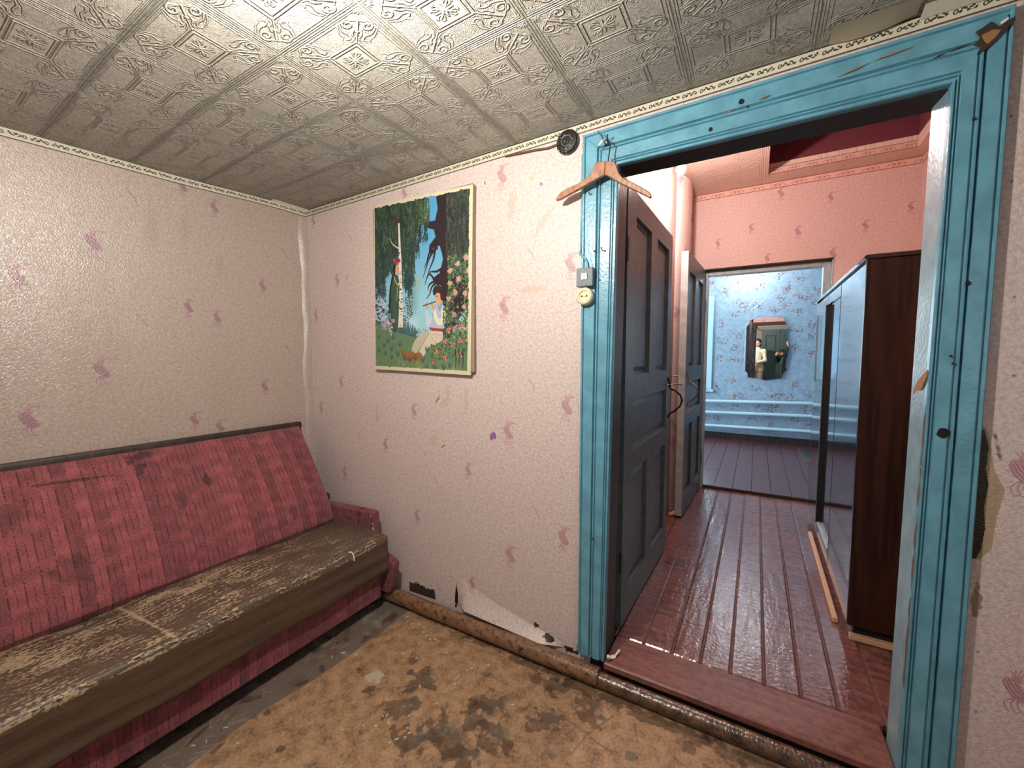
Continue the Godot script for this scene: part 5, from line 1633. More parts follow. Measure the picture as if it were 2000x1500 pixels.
	for q in [[0.95, 0.37], [0.87, 0.40], [0.80, 0.43], [0.97, 0.44], [0.88, 0.48], [0.80, 0.50], [0.85, 0.55], [0.94, 0.56], [0.79, 0.585], [0.93, 0.63], [0.84, 0.67], [0.79, 0.755], [0.85, 0.745], [0.92, 0.74], [0.98, 0.74], [0.76, 0.82], [0.83, 0.835], [0.90, 0.815], [0.97, 0.81], [0.68, 0.88], [0.76, 0.91], [0.90, 0.895], [0.65, 0.935]]:
		var red := clampf((q[1] - 0.5) * 2.5, 0, 1)
		for k in 9:
			var o := Vector2(r.randf_range(4, 14), 0).rotated(TAU * k / 9 + q[0] * 9.0)
			ell(im, Vector2(q[0], q[1]) * S + o, r.randf_range(6, 11), r.randf_range(4, 6), o.angle() + 0.3, rgb(196, 154, 136).lerp([rgb(176, 78, 74), rgb(214, 160, 150), rgb(150, 66, 66)][k % 3], red), 8)
	for x in [0.86, 0.89, 0.925]:
		stroke(im, pts([x, 0.86, x + 0.004, 0.93, x, 0.965], S), 7, 4, rgb(36, 42, 48))
	# sprigs in the grass
	for q in [[0.05, 0.80], [0.11, 0.85], [0.16, 0.82], [0.05, 0.88], [0.13, 0.90], [0.2, 0.87], [0.22, 0.8], [0.2, 0.92], [0.27, 0.9], [0.34, 0.92], [0.3, 0.97], [0.40, 0.93], [0.46, 0.92], [0.54, 0.93], [0.58, 0.87], [0.57, 0.97], [0.66, 0.97], [0.75, 0.965], [0.81, 0.955], [0.29, 0.84]]:
		for k in 9:
			var o := Vector2(-18 + 36 * (k % 3) / 2.0, -8 - 8 * (k / 3))
			stroke(im, PackedVector2Array([Vector2(q[0], q[1] + 0.015) * S + Vector2(0, -k * 2), Vector2(q[0], q[1]) * S + o]), 6, 2, rgb(52, 80, 70).lerp(rgb(100, 116, 124), float(k) / 11))
	for i in 46:
		var x: float = [0.5, 0.84, 0.3][i % 3] + r.randfn(0, 0.03)
		stroke(im, PackedVector2Array([Vector2(x, 1.0) * S, Vector2(x + r.randf_range(0, 0.03), r.randf_range(0.93, 0.97)) * S]), 3, 1, rgb(160, 160, 78))
	# bare canvas rim
	var rim := rgb(214, 206, 172)
	im.fill_rect(Rect2i(0, 0, W, 13), rim)
	im.fill_rect(Rect2i(0, H - 18, W, 18), rim)
	im.fill_rect(Rect2i(0, 0, 7, H), rim)
	im.fill_rect(Rect2i(W - 20, 0, 20, H), rim)
	for i in 60:
		ell(im, Vector2(r.randf() * W, 12 + r.randf_range(-2, 5)), r.randf_range(8, 24), 5, 0, rim, 8)
		ell(im, Vector2(r.randf() * W, H - 18), r.randf_range(8, 24), 5, 0, rim, 8)
		ell(im, Vector2(W - 20, r.randf() * H), 5, r.randf_range(8, 24), 0, rim, 8)
	var t := thing("painting", "unframed canvas painting of a flute player under an oak and a lady by a birch", "painting")
	# canvas face: hangs against the wall, its top a little forward
	var q := [Vector3(-1.733, 2.074, 0.024), Vector3(-1.102, 2.054, 0.027), Vector3(-1.124, 1.212, 0.024), Vector3(-1.752, 1.230, 0.022)]
	var m := MB.new()
	m.grid(func(u: float, v: float):
		var p: Vector3 = q[0].lerp(q[1], u).lerp((q[3] as Vector3).lerp(q[2], u), v)
		p.z -= 0.0015 * sin(PI * u) * sin(PI * v)
		return p, 12, 12, Vector3(0, 0, 1))
	put("canvas", m, mat(Color.WHITE, 0.45, {"tex": tex(im), "h": gray(noise(256, 256, 0.2, 2, 3), 256, 256), "hs": 0.03}), t)
	m = MB.new()
	for i in 4:
		var a: Vector3 = q[i]
		var b: Vector3 = q[(i + 1) % 4]
		var a0 := Vector3(a.x, a.y, 0.002)
		var b0 := Vector3(b.x, b.y, 0.002)
		m.poly([a, b, b0, a0], Vector3(-1.43, 1.65, 0.01))
		a0.z = 0.0015
		# wooden stretcher bar inside
		var c := (q[0] + q[1] + q[2] + q[3]) as Vector3 / 4.0
		m.box((a + b) / 2.0 + (c - (a + b) / 2.0) * 0.06 - Vector3(0, 0, 0.012), Vector3(absf(b.x - a.x) * 0.93 + 0.03, absf(b.y - a.y) * 0.93 + 0.03, 0.014))
	put("stretcher", m, mat(rgb(150, 132, 116), 0.8), t)

func wall_fittings() -> void:
	# bulb on the room's ceiling
	var t := thing("light_bulb", "bare bulb close under the embossed ceiling above the viewer", "light bulb", LAMP)
	var m := MB.new()
	m.lathe([Vector2(0, -0.034), Vector2(0.014, -0.032), Vector2(0.027, -0.02), Vector2(0.031, -0.004), Vector2(0.027, 0.012), Vector2(0.017, 0.03), Vector2(0.013, 0.04)], 20)
	put("bulb", m, mat(Color.WHITE, 0.4, {"emit": Color(1.0, 0.93, 0.84), "power": 20.0, "name": "lamp"}), t)
	m = MB.new()
	m.lathe([Vector2(0, 0.038), Vector2(0.017, 0.038), Vector2(0.018, 0.07), Vector2(0.008, 0.082), Vector2(0, 0.083)], 20)
	put("lamp_holder", m, M.white, t)
	m = MB.new()
	m.tube(PackedVector3Array([Vector3(0, 0.08, 0), Vector3(0, ceil_y(LAMP.x, LAMP.z) - LAMP.y, 0)]), 0.003, 6)
	put("cord", m, M.white, t)
	# round black junction box
	t = thing("junction_box", "round black junction box splashed with whitewash beside the door frame top", "junction box", Vector3(-0.663, 2.130, 0.0))
	t.rotation_degrees = Vector3(90, 0, 0)
	var im := Image.create(256, 256, false, Image.FORMAT_RGB8)
	im.fill(rgb(30, 30, 30))
	var nz := noise(256, 256, 0.05, 4, 9)
	var r := RandomNumberGenerator.new()
	r.seed = 4
	for i in 46:
		blot(im, Vector2(r.randf() * 256, r.randf() * 256), r.randf_range(2, 9), r.randf_range(2, 6), r.randf() * 3, rgb(176, 174, 166), 0.9, 0.7, nz)
	blot(im, Vector2(150, 190), 70, 40, 0.4, rgb(120, 120, 118), 0.45)
	M.bakelite = mat(Color.WHITE, 0.3, {"tex": tex(im), "tri": 9.0})
	m = MB.new()
	m.lathe([Vector2(0, 0.001), Vector2(0.043, 0.001), Vector2(0.046, 0.006), Vector2(0.045, 0.016), Vector2(0.040, 0.021), Vector2(0.024, 0.023), Vector2(0.0205, 0.0215), Vector2(0.0, 0.0215)], 36)
	put("body", m, M.bakelite, t)
	m = MB.new()
	m.lathe([Vector2(0.018, 0.0215), Vector2(0.0185, 0.0245), Vector2(0.020, 0.025), Vector2(0.0215, 0.0245), Vector2(0.022, 0.0215)], 28)
	put("rim", m, mat(rgb(96, 94, 90), 0.5), t)
	m = MB.new()
	m.tube(PackedVector3Array([Vector3(-0.708, 2.134, 0.006), Vector3(-0.75, 2.130, 0.006), Vector3(-0.81, 2.137, 0.006), Vector3(-0.88, 2.1405, 0.006), Vector3(-0.95, 2.146, 0.005)]), 0.0045, 8)
	tag(put("cable", m, M.brown_wire), "brown cable running left from the black junction box under the ceiling border", "cable")
	# blue painted cable down to the switch
	m = MB.new()
	var p := PackedVector3Array()
	for q in [[-0.602, 2.07], [-0.6015, 2.0], [-0.602, 1.91], [-0.6045, 1.80], [-0.604, 1.715], [-0.598, 1.69], [-0.578, 1.672], [-0.569, 1.655], [-0.566, 1.625]]:
		p.append(Vector3(q[0], q[1], 0.006 if q[0] < -0.5995 else 0.031))
	m.tube(p, 0.0042, 8)
	tag(put("cable", m, M.blue), "blue painted cable coming down the frame edge into the light switch", "cable")
	# light switch with two rockers
	t = thing("light_switch", "square two-rocker light switch smeared with blue paint on the door frame", "light switch", Vector3(-0.572, 1.598, 0.024))
	m = MB.new()
	m.box(Vector3(0, 0, 0.013), Vector3(0.066, 0.070, 0.028), 0.003)
	put("housing", m, mat(rgb(132, 140, 142), 0.5, {"tex": tex(ramp(noise(128, 128, 0.05, 4, 6), 128, 128, [rgb(190, 176, 150), rgb(230, 236, 240), rgb(150, 200, 250)])), "tri": 12.0}), t)
	for s in [-1, 1]:
		m = MB.new()
		m.xf = Transform3D(Basis(Vector3(1, 0, 0), 0.14), Vector3(s * 0.0062, 0.002, 0.0285))
		m.box(Vector3.ZERO, Vector3(0.0118, 0.025, 0.008), 0.0015)
		put("rocker", m, M.white, t)
	# round socket
	t = thing("power_socket", "round ivory power socket right under the light switch", "power socket", Vector3(-0.573, 1.527, 0.024))
	t.rotation_degrees = Vector3(90, 0, 0)
	m = MB.new()
	m.lathe([Vector2(0, 0.0), Vector2(0.031, 0.0), Vector2(0.0335, 0.006), Vector2(0.033, 0.022), Vector2(0.029, 0.028), Vector2(0.022, 0.030), Vector2(0.020, 0.029), Vector2(0.019, 0.025), Vector2(0, 0.025)], 36)
	put("body", m, M.ivory, t)
	for s in [-1, 1]:
		m = MB.new()
		m.xf = Transform3D(Basis(), Vector3(s * 0.0095, 0.0251, 0))
		m.lathe([Vector2(0.0035, -0.001), Vector2(0.0035, 0.0006), Vector2(0.0022, 0.0004), Vector2(0, 0.0004)], 12)
		put("pin_hole", m, M.dark, t)
	m = MB.new()
	m.xf = Transform3D(Basis(), Vector3(0, 0.0251, 0.0))
	m.lathe([Vector2(0.0028, -0.001), Vector2(0.0026, 0.001), Vector2(0, 0.0012)], 12)
	put("screw", m, M.steel, t)

func hanger() -> void:
	var t := thing("coat_hanger", "wooden coat hanger hooked on a nail at the door frame corner", "coat hanger")
	var HL := [-0.4905, 1.996, -0.525, 2.004, -0.532, 1.996, -0.539, 1.98, -0.548, 1.966, -0.562, 1.956, -0.601, 1.942, -0.645, 1.935, -0.67, 1.926, -0.682, 1.916, -0.691, 1.905, -0.688, 1.899, -0.67, 1.899, -0.596, 1.919, -0.548, 1.933, -0.4935, 1.949]
	var HR := [-0.4905, 1.996, -0.4935, 1.949, -0.479, 1.941, -0.434, 1.906, -0.379, 1.87, -0.333, 1.839, -0.327, 1.844, -0.331, 1.854, -0.34, 1.865, -0.365, 1.884, -0.39, 1.902, -0.427, 1.926, -0.441, 1.944, -0.448, 1.966, -0.455, 1.985, -0.46, 1.99]
	for k in 2:
		var m := MB.new()
		m.extrude(pts([HL, HR][k]), 0.0, 0.014, 0.003, func(p: Vector3):
			var d := absf(p.x + 0.492)
			return Vector3(p.x, p.y, p.z + 0.058 - d * (0.07 if p.x < -0.492 else 0.02)))
		put("shoulder", m, M.hanger_l, t)
	var m := MB.new()
	var p := PackedVector3Array()
	for q in [[-0.484, 1.99, 0.062], [-0.479, 2.03, 0.062], [-0.476, 2.05, 0.061], [-0.482, 2.066, 0.058], [-0.494, 2.0765, 0.055], [-0.506, 2.077, 0.053], [-0.516, 2.070, 0.052], [-0.521, 2.06, 0.051]]:
		p.append(Vector3(q[0], q[1], q[2]))
	m.tube(p, 0.0022, 8)
	put("hook", m, M.iron, t)
	m = MB.new()
	m.tube(PackedVector3Array([Vector3(-0.500, 2.077, 0.054), Vector3(-0.512, 2.074, 0.053), Vector3(-0.520, 2.064, 0.052)]), 0.0052, 8)
	put("hook_sleeve", m, M.white, t)
	m = MB.new()
	m.tube(PackedVector3Array([Vector3(-0.503, 2.072, 0.02), Vector3(-0.503, 2.073, 0.062)]), 0.0018, 6)
	m.tube(PackedVector3Array([Vector3(-0.503, 2.074, 0.055), Vector3(-0.510, 2.092, 0.058), Vector3(-0.524, 2.113, 0.062)]), 0.0014, 6)
	m.tube(PackedVector3Array([Vector3(-0.501, 2.075, 0.056), Vector3(-0.505, 2.088, 0.06), Vector3(-0.512, 2.103, 0.058)]), 0.0014, 6)
	tag(put("wire_loop", m, M.nail), "twisted wire and nail that carry the wooden coat hanger", "wire")

func wardrobe() -> void:
	var t := thing("wardrobe", "tall dark brown glossy wardrobe along the right side of the hall", "wardrobe")
	var x0 := 0.373
	var x1 := 0.93
	var za := -0.635
	var zb := -2.24
	var y0 := 0.15
	var y1 := 1.69
	var m := MB.new()
	m.bx(Vector3(x0, y0, za - 0.02), Vector3(x1, y1, za), 0.002)
	put("side_panel", m, M.walnut, t)
	m = MB.new()
	m.bx(Vector3(x0, y0, zb), Vector3(x1, y1, zb + 0.02), 0.002)
	put("side_panel", m, M.walnut, t)
	m = MB.new()
	m.bx(Vector3(x0 - 0.004, y1, zb - 0.004), Vector3(x1, y1 + 0.018, za + 0.004), 0.002)
	put("top_panel", m, M.gloss, t)
	m = MB.new()
	m.bx(Vector3(x0 + 0.025, y0, zb + 0.02), Vector3(x1, y1, za - 0.02))
	put("body", m, M.walnut, t)
	var door := func(a: float, b: float, ya: float, yb: float, xx: float, material: Material):
		var d := MB.new()
		d.bx(Vector3(xx, ya, a), Vector3(xx + 0.022, yb, b), 0.003)
		return put("door", d, material, t)
	door.call(-1.215, za - 0.003, y0 + 0.002, y1 - 0.012, x0, M.gloss)
	door.call(zb + 0.003, -1.68, y0 + 0.002, y1 - 0.012, x0, M.gloss)
	# middle section: frame round an inset mirror
	for yy in [[1.615, y1 - 0.012], [y0 + 0.002, 0.24]]:
		m = MB.new()
		m.bx(Vector3(x0, yy[0], -1.675), Vector3(x0 + 0.022, yy[1], -1.222), 0.003)
		put("door_rail", m, M.gloss, t)
	m = MB.new()
	m.bx(Vector3(x0 - 0.012, 0.24, -1.678), Vector3(x0 + 0.022, 1.615, -1.648), 0.002)
	put("door_stile", m, M.dark, t)
	m = MB.new()
	m.bx(Vector3(x0 + 0.008, 0.24, -1.648), Vector3(x0 + 0.018, 1.615, -1.222), 0.001)
	put("inset_mirror", m, M.mirror_dark, t)
	m = MB.new()
	m.bx(Vector3(x0 - 0.006, 0.236, -1.65), Vector3(x0 + 0.02, 0.248, -1.222), 0.001)
	put("inset_sill", m, M.frame_grey, t)
	m = MB.new()
	m.bx(Vector3(x0 - 0.001, y0, -1.2195), Vector3(x0 + 0.01, y1 - 0.01, -1.2155))
	put("door_gap", m, M.dark, t)
	# plinth and feet
	m = MB.new()
	m.bx(Vector3(x0 + 0.012, 0.086, za - 0.03), Vector3(x1, 0.108, za - 0.002), 0.002)
	tag(put("plinth_strip", m, M.lath, t), "pale raw wood strip")
	m = MB.new()
	m.bx(Vector3(x0 + 0.03, 0.108, zb + 0.02), Vector3(x1 - 0.02, 0.15, za - 0.03))
	put("plinth", m, M.dark, t)
	m = MB.new()
	m.bx(Vector3(x0 + 0.03, 0.085, zb + 0.02), Vector3(x0 + 0.05, 0.148, za - 0.05))
	put("plinth_front", m, M.walnut, t)

func floor_things() -> void:
	# brown heating pipe on the floor, in two lengths
	var m := MB.new()
	var p := PackedVector3Array()
	for i in 13:
		p.append(Vector3(lerpf(-1.66, -0.492, i / 12.0), 0.040 + 0.001 * sin(i * 1.7), 0.053 + 0.0012 * sin(i * 2.3)))
	m.tube(p, 0.034, 24)
	tag(put("floor_pipe", m, M.pipe), "thick brown painted pipe along the foot of the back wall", "pipe", "pipe lengths on the floor")
	m = MB.new()
	m.tube(PackedVector3Array([Vector3(-0.50, 0.029, 0.050), Vector3(0.3, 0.029, 0.050), Vector3(1.4, 0.029, 0.05)]), 0.0285, 24)
	tag(put("floor_pipe", m, M.pipe_worn), "thinner worn shiny pipe before the door threshold", "pipe", "pipe lengths on the floor")
	# flange at the sofa end of the pipe
	m = MB.new()
	m.tube(PackedVector3Array([Vector3(-1.70, 0.040, 0.053), Vector3(-1.645, 0.040, 0.053)]), 0.0375, 18)
	m.tube(PackedVector3Array([Vector3(-1.655, 0.075, 0.04), Vector3(-1.65, 0.10, 0.035)]), 0.012, 8)
	tag(put("pipe_coupling", m, M.grime_and_shade), "dark pipe coupling at the sofa's foot", "pipe fitting")
	# crumbs of whitewash
	var r := RandomNumberGenerator.new()
	r.seed = 31
	m = MB.new()
	var a := [-1.46, 0.11, -1.43, 0.14, -1.4, 0.14, -1.37, 0.13, -1.31, 0.16, -1.28, 0.17, -1.25, 0.18, -1.23, 0.17, -1.21, 0.17, -1.29, 0.31, -1.13, 0.21, -1.0, 0.31, -0.99, 0.33, -1.0, 0.29, -0.99, 0.25, -0.98, 0.23, -0.98, 0.21, -0.93, 0.18, -0.87, 0.17, -0.81, 0.12, -0.68, 0.12, -0.74, 0.3, -1.11, 0.57, -1.11, 0.62, -1.08, 0.59, -1.04, 0.53, -1.22, 0.3, -0.99, 0.44, -1.37, 0.12, -1.33, 0.13, -1.1, 0.41, -1.46, 0.42, -1.54, 0.48, -1.52, 0.44, -1.01, 0.57, -1.01, 0.62, -0.99, 0.6, -1.02, 0.64, -1.12, 0.58, -1.2, 0.69, -0.88, 0.17, -0.99, 0.25, -1.0, 0.3, -1.56, 0.89, -1.56, 0.95, -1.58, 0.98, -1.46, 0.9, -0.99, 0.58, -1.15, 0.64]
	for i in 90:
		a.append_array([r.randf_range(-1.5, 0.9), r.randf_range(0.12, 1.2)])
	for i in range(0, a.size(), 2):
		var big := 1.0 if i < 104 else 0.5
		m.xf = Transform3D(Basis(Vector3.UP, r.randf_range(0.6, 1.4) + (r.randf() * 3.0 if i % 4 == 0 else 0.0)), Vector3(a[i], 0.0022, a[i + 1]))
		m.box(Vector3.ZERO, Vector3(r.randf_range(0.006, 0.018) * big, 0.004, r.randf_range(0.0035, 0.007) * big), 0.0016)
	m.xf = Transform3D()
	tag(put("plaster_crumbs", m, M.plaster), "crumbs of whitewash and plaster scattered on the worn brown floor", "debris", "", "stuff")
	# curled scrap of paper on the threshold
	m = MB.new()
	m.grid(func(u: float, v: float):
		var s := lerpf(0.0, 0.062, u)
		var q := Vector3(-0.468, 0.0875, 0.004) + Vector3(0.42, 0, -0.9).normalized() * s
		q += Vector3(0.9, 0, 0.42).normalized() * (v - 0.5) * 0.013
		q.y += 0.016 * pow(absf(u - 0.45) / 0.55, 2.0) + 0.006 * (v - 0.5) * (1.0 if u > 0.5 else -1.0) + 0.003
		return q, 12, 4, Vector3(0, 1, 0))
	m.grid(func(u: float, v: float):
		var an := u * 4.6
		var q := Vector3(-0.468, 0.0955, 0.004) + Vector3(0.42, 0, -0.9).normalized() * (-0.008 * sin(an))
		q += Vector3(0.9, 0, 0.42).normalized() * (v - 0.5) * 0.013
		q.y += 0.008 * cos(an) + 0.004
		return q, 12, 3, Vector3(0, 1, 0))
	tag(put("paper_scrap", m, M.white), "curled white scrap of paper on the threshold by the left jamb", "paper")
	# lath along the wardrobe
	m = MB.new()
	m.xf = Transform3D(Basis(Vector3.UP, -0.004), Vector3(0.352, 0.0985, -1.29))
	m.box(Vector3.ZERO, Vector3(0.022, 0.024, 1.09), 0.003)
	tag(put("wood_lath", m, M.lath), "long pale wooden lath lying along the foot of the wardrobe", "wood strip")
	# cardboard scrap in the blue room
	m = MB.new()
	m.extrude(pts([0.50, 4.83, 0.62, 4.74, 0.62, 4.0, 0.545, 4.02, 0.514, 4.06]), 0.0, 0.006, 0.001, func(q: Vector3): return Vector3(q.x, 0.1135 + q.z, -q.y))
	tag(put("board_scrap", m, mat(rgb(120, 118, 84), 0.7)), "greenish scrap of board on the blue room floor beside the wardrobe", "board")
	# small door stop under the inner leaf
	m = MB.new()
	m.xf = Transform3D(Basis(Vector3(0, 1, 0), 0.3) * Basis(Vector3(0, 0, 1), 0.5), Vector3(-0.512, 0.105, -1.72))
	m.box(Vector3.ZERO, Vector3(0.05, 0.02, 0.035), 0.004)
	tag(put("door_wedge", m, M.lath), "small pale wedge at the foot of the inner door leaf", "wedge")

func mirror_and_people() -> void:
	var t := thing("wall_mirror", "small mirror with scalloped sides on the blue flowered wall", "mirror")
	var c := Vector3(0.1, 1.36, -5.105)
	var nn := (Vector3(0, 1.3, 1.57) - Vector3(0.29, 1.322, -5.105)).normalized()
	var a := [-0.09, 1.8, 0.007, 1.818, 0.08, 1.822, 0.166, 1.825, 0.297, 1.801, 0.305, 1.77, 0.318, 1.731, 0.35, 1.694, 0.334, 1.622, 0.332, 1.59, 0.339, 1.557, 0.364, 1.469, 0.37, 1.382, 0.347, 1.258, 0.338, 1.192, 0.342, 1.15, 0.356, 1.116, 0.33, 1.09, 0.312, 1.053, 0.304, 1.005, 0.2, 0.985, 0.107, 0.966, 0.042, 0.986, -0.096, 1.002, -0.105, 1.066, -0.16, 1.119, -0.137, 1.211, -0.155, 1.27, -0.171, 1.333, -0.17, 1.417, -0.148, 1.553, -0.155, 1.6, -0.171, 1.652, -0.133, 1.704, -0.10, 1.75]
	var z := nn
	var x := Vector3.UP.cross(z).normalized()
	var b := Basis(x, z.cross(x), z)
	t.transform = Transform3D(b, c)
	var m := MB.new()
	var p := PackedVector2Array()
	for q in pts(a): p.append(q - Vector2(c.x, c.y))
	m.extrude(p, 0.0, 0.005, 0.001)
	for k in m.n.size():
		if m.n[k].z > 0.9: m.n[k] = Vector3(0, 0, 1)
	put("glass", m, mat(rgb(225, 232, 235), 0.0, {"metal": 1.0, "name": "mirror"}), t)
	# people behind the viewer, reflected in the mirror
	person("person in a cream jacket and scarf standing with folded hands, reflected in the mirror", Vector3(-0.60, 0.0, 1.95), 0.25, mat(rgb(226, 220, 200), 0.8), mat(rgb(180, 168, 156), 0.8), false)
	person("person in black clothes holding up a phone, reflected at the mirror's edge", Vector3(0.16, 0.0, 1.98), 0.12, mat(rgb(28, 27, 30), 0.8), mat(rgb(30, 30, 36), 0.8), true)

func person(label: String, at: Vector3, turn: float, cloth: Material, legs: Material, phone: bool) -> void:
	var t := thing("person", label, "person", at)
	t.rotation.y = PI + turn
	var skin := mat(rgb(206, 156, 130), 0.6)
	# local axes: +z is where the figure faces
	var hand_l := Vector3(0.08, 1.22, 0.30) if not phone else Vector3(0.05, 1.29, 0.36)
	var hand_r := Vector3(-0.08, 1.10, 0.22) if not phone else Vector3(0.22, 1.27, 0.36)
	if phone:
		hand_l = Vector3(0.24, 1.285, 0.36)
		hand_r = Vector3(0.08, 1.285, 0.36)
	else:
		hand_l = Vector3(0.05, 1.08, 0.20)
		hand_r = Vector3(-0.05, 1.06, 0.21)
	var sl := Vector3(0.17, 1.38, 0.0)
	var sr := Vector3(-0.17, 1.38, 0.0)
	var el := Vector3(0.25, 1.13, 0.06)
	var er := Vector3(-0.23, 1.13, 0.06)
	var body := [[Vector3(0, 0.95, 0), Vector3(0, 1.18, 0.01), 0.145, 0.13], [Vector3(0, 1.18, 0.01), Vector3(0, 1.36, 0), 0.13, 0.11], [sl, sr, 0.07, 0.07], [Vector3(0.08, 0.93, 0), Vector3(0.09, 0.5, 0.01), 0.095, 0.06], [Vector3(-0.08, 0.93, 0), Vector3(-0.09, 0.5, 0.01), 0.095, 0.06], [Vector3(0.09, 0.5, 0.01), Vector3(0.1, 0.1, -0.02), 0.06, 0.042], [Vector3(-0.09, 0.5, 0.01), Vector3(-0.1, 0.1, -0.02), 0.06, 0.042], [Vector3(0.1, 0.05, -0.02), Vector3(0.11, 0.035, 0.14), 0.045, 0.035], [Vector3(-0.1, 0.05, -0.02), Vector3(-0.11, 0.035, 0.14), 0.045, 0.035], [sl, el, 0.058, 0.045], [sr, er, 0.058, 0.045], [el, hand_l.lerp(el, 0.12), 0.045, 0.032], [er, hand_r.lerp(er, 0.12), 0.045, 0.032], [Vector3(0, 1.40, -0.005), Vector3(0, 1.5, 0.01), 0.055, 0.05]]
	var m := MB.new()
	nets(m, body, 0.02, 0.035)
	# trousers below the jacket
	var top := MB.new()
	var low := MB.new()
	for i in range(0, m.v.size(), 3):
		var y := (m.v[i].y + m.v[i + 1].y + m.v[i + 2].y) / 3.0
		var d := top if y > 0.84 else low
		for k in 3:
			d.v.append(m.v[i + k])
			d.n.append(m.n[i + k])
			d.t.append(Vector2.ZERO)
	put("jacket", top, cloth, t)
	put("trousers", low, legs, t)
	var head := [[Vector3(0, 1.57, 0.015), Vector3(0, 1.645, 0.005), 0.068, 0.082], [Vector3(0, 1.535, 0.05), Vector3(0, 1.55, 0.06), 0.032, 0.035], [Vector3(0, 1.585, 0.088), Vector3(0, 1.605, 0.085), 0.012, 0.008], [Vector3(0, 1.47, 0.0), Vector3(0, 1.55, 0.01), 0.046, 0.05], [Vector3(0.076, 1.59, 0.0), Vector3(0.078, 1.615, -0.005), 0.012, 0.014], [Vector3(-0.076, 1.59, 0.0), Vector3(-0.078, 1.615, -0.005), 0.012, 0.014]]
	m = MB.new()
	nets(m, head, 0.008, 0.015)
	put("head", m, skin, t)
	for s in [-1, 1]:
		m = MB.new()
		m.xf = Transform3D(Basis(), Vector3(s * 0.03, 1.612, 0.082))
		m.lathe([Vector2(0, -0.006), Vector2(0.009, -0.003), Vector2(0.009, 0.003), Vector2(0, 0.006)], 10)
		put("eye", m, M.dark, t)
	m = MB.new()
	m.box(Vector3(0, 1.556, 0.092), Vector3(0.04, 0.008, 0.008), 0.003)
	put("mouth", m, mat(rgb(160, 84, 78), 0.6), t)
	m = MB.new()
	nets(m, [[Vector3(0, 1.66, -0.01), Vector3(0, 1.60, -0.03), 0.092, 0.085], [Vector3(0, 1.60, -0.04), Vector3(0, 1.46, -0.05), 0.075, 0.06]], 0.014, 0.03)
	put("hair", m, mat(rgb(36, 26, 24), 0.6), t)
	if not phone:
		m = MB.new()
		nets(m, [[Vector3(0.05, 1.44, 0.03), Vector3(-0.05, 1.44, 0.03), 0.055, 0.055], [Vector3(0.04, 1.42, 0.06), Vector3(0.05, 1.12, 0.13), 0.04, 0.035], [Vector3(-0.04, 1.43, -0.03), Vector3(0.04, 1.43, -0.03), 0.05, 0.05]], 0.016, 0.03)
		put("scarf", m, M.white, t)
	for s in [[hand_l, el, 1], [hand_r, er, -1]]:
		var h: Vector3 = s[0]
		var fw: Vector3 = (h - s[1]).normalized()
		var inw := Vector3(-s[2], 0, 0)
		var up := Vector3(0, 1, 0)
		var bones := [[h - fw * 0.03, h + fw * 0.03, 0.024, 0.026]]
		for k in 4:
			var base := h + fw * 0.04 + up * (0.028 - 0.019 * k)
			var len: float = [0.036, 0.042, 0.039, 0.03][k]
			bones.append([base, base + (fw + inw * 0.5) * len, 0.0088, 0.0082])
			bones.append([base + (fw + inw * 0.5) * len, base + (fw + inw * 0.5) * len + (inw + fw * 0.1) * len * 0.9, 0.0082, 0.007])
		bones.append([h + up * 0.02, h + up * 0.045 + fw * 0.02, 0.012, 0.0095])
		bones.append([h + up * 0.045 + fw * 0.02, h + up * 0.055 + fw * 0.05 + inw * 0.01, 0.0095, 0.008])
		m = MB.new()
		nets(m, bones, 0.005, 0.006)
		put("hand", m, skin, t)
	if phone:
		var o := thing("phone", "black phone held up by the person in black, reflected in the mirror", "phone", Vector3(0.012, 1.302, 1.604))
		o.rotation_degrees = Vector3(-3.85, 30.35, 0)
		m = MB.new()
		m.box(Vector3(0.0, -0.03, 0.0), Vector3(0.155, 0.074, 0.009), 0.003)
		put("body", m, M.black, o)

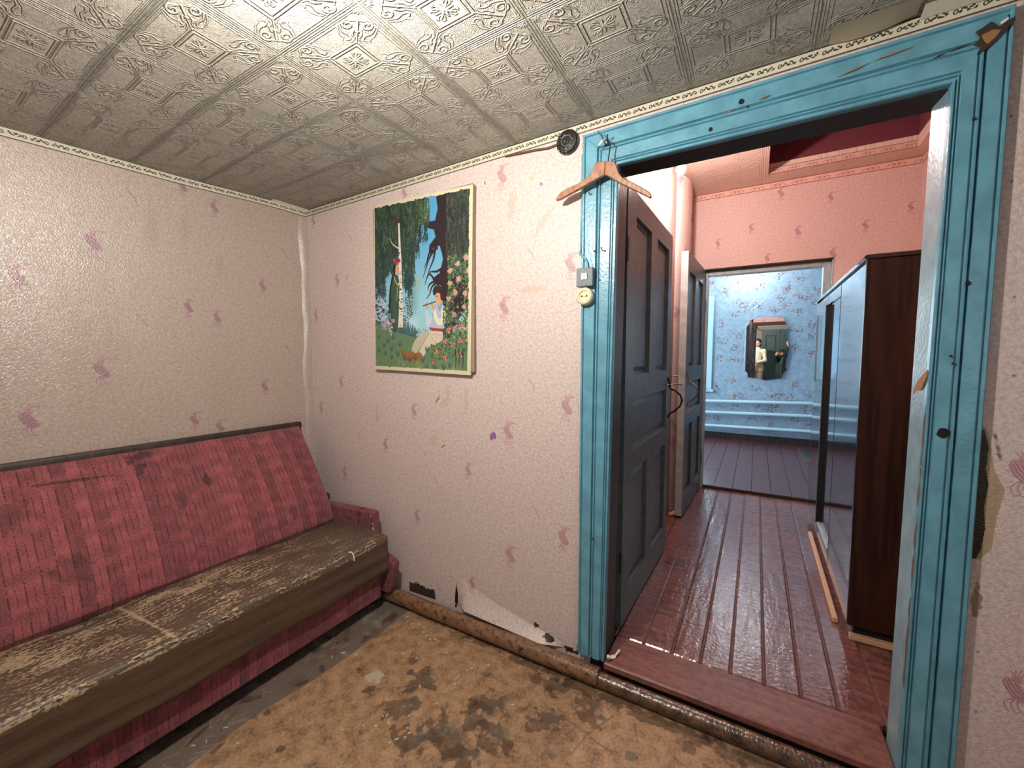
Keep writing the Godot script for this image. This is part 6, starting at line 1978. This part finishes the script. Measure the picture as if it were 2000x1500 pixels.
# smooth union of tapered capsules meshed as surface nets
func nets(m: MB, bones: Array, cell: float, k: float) -> void:
	var lo := Vector3.ONE * 1e9
	var hi := -lo
	for b in bones:
		for e in [[b[0], b[2]], [b[1], b[3]]]:
			lo = lo.min(e[0] - Vector3.ONE * (e[1] + cell * 3))
			hi = hi.max(e[0] + Vector3.ONE * (e[1] + cell * 3))
	var nx := int((hi.x - lo.x) / cell) + 1
	var ny := int((hi.y - lo.y) / cell) + 1
	var nzz := int((hi.z - lo.z) / cell) + 1
	var f := PackedFloat32Array()
	f.resize(nx * ny * nzz)
	f.fill(1.0)
	var reach := cell * 2.5 + k
	for b in bones:
		var a: Vector3 = b[0]
		var d: Vector3 = b[1] - a
		var dd := maxf(d.length_squared(), 1e-9)
		var r0: float = b[2]
		var r1: float = b[3]
		var mn := (a.min(b[1]) - Vector3.ONE * (maxf(r0, r1) + reach) - lo) / cell
		var mx := (a.max(b[1]) + Vector3.ONE * (maxf(r0, r1) + reach) - lo) / cell
		for z in range(maxi(0, int(mn.z)), mini(nzz, int(mx.z) + 2)):
			for y in range(maxi(0, int(mn.y)), mini(ny, int(mx.y) + 2)):
				for x in range(maxi(0, int(mn.x)), mini(nx, int(mx.x) + 2)):
					var p := lo + Vector3(x, y, z) * cell
					var s := clampf((p - a).dot(d) / dd, 0.0, 1.0)
					var v := (p - a - d * s).length() - lerpf(r0, r1, s)
					var i := (z * ny + y) * nx + x
					var o := f[i]
					var h := maxf(k - absf(o - v), 0.0) / k
					f[i] = minf(o, v) - h * h * k * 0.25
	var idx := {}
	var vs := PackedVector3Array()
	var ns := PackedVector3Array()
	var off := [0, 1, nx, nx + 1, nx * ny, nx * ny + 1, nx * ny + nx, nx * ny + nx + 1]
	for z in nzz - 1:
		for y in ny - 1:
			for x in nx - 1:
				var i := (z * ny + y) * nx + x
				var inside := 0
				for o in off:
					if f[i + o] < 0.0: inside += 1
				if inside == 0 or inside == 8: continue
				var sum := Vector3.ZERO
				var cnt := 0
				for e in [[0, 1], [2, 3], [4, 5], [6, 7], [0, 2], [1, 3], [4, 6], [5, 7], [0, 4], [1, 5], [2, 6], [3, 7]]:
					var fa := f[i + off[e[0]]]
					var fb := f[i + off[e[1]]]
					if (fa < 0.0) != (fb < 0.0):
						var s := fa / (fa - fb)
						var pa := Vector3(e[0] & 1, (e[0] >> 1) & 1, e[0] >> 2)
						var pb := Vector3(e[1] & 1, (e[1] >> 1) & 1, e[1] >> 2)
						sum += pa.lerp(pb, s)
						cnt += 1
				idx[i] = vs.size()
				vs.append(lo + (Vector3(x, y, z) + sum / cnt) * cell)
				ns.append(Vector3(f[i + 1] + f[i + 3] + f[i + off[5]] + f[i + off[7]] - f[i] - f[i + nx] - f[i + off[4]] - f[i + off[6]], f[i + nx] + f[i + nx + 1] + f[i + off[6]] + f[i + off[7]] - f[i] - f[i + 1] - f[i + off[4]] - f[i + off[5]], f[i + off[4]] + f[i + off[5]] + f[i + off[6]] + f[i + off[7]] - f[i] - f[i + 1] - f[i + nx] - f[i + nx + 1]).normalized())
	var ax := [1, nx, nx * ny]
	for i in idx:
		for q in 3:
			var u: int = ax[(q + 1) % 3]
			var w: int = ax[(q + 2) % 3]
			if (f[i] < 0.0) != (f[i + ax[q]] < 0.0) and idx.has(i - u) and idx.has(i - w) and idx.has(i - u - w):
				var c := [idx[i], idx[i - u], idx[i - u - w], idx[i - w]]
				m.tri(vs[c[0]], vs[c[1]], vs[c[2]], ns[c[0]], ns[c[1]], ns[c[2]])
				m.tri(vs[c[0]], vs[c[2]], vs[c[3]], ns[c[0]], ns[c[2]], ns[c[3]])
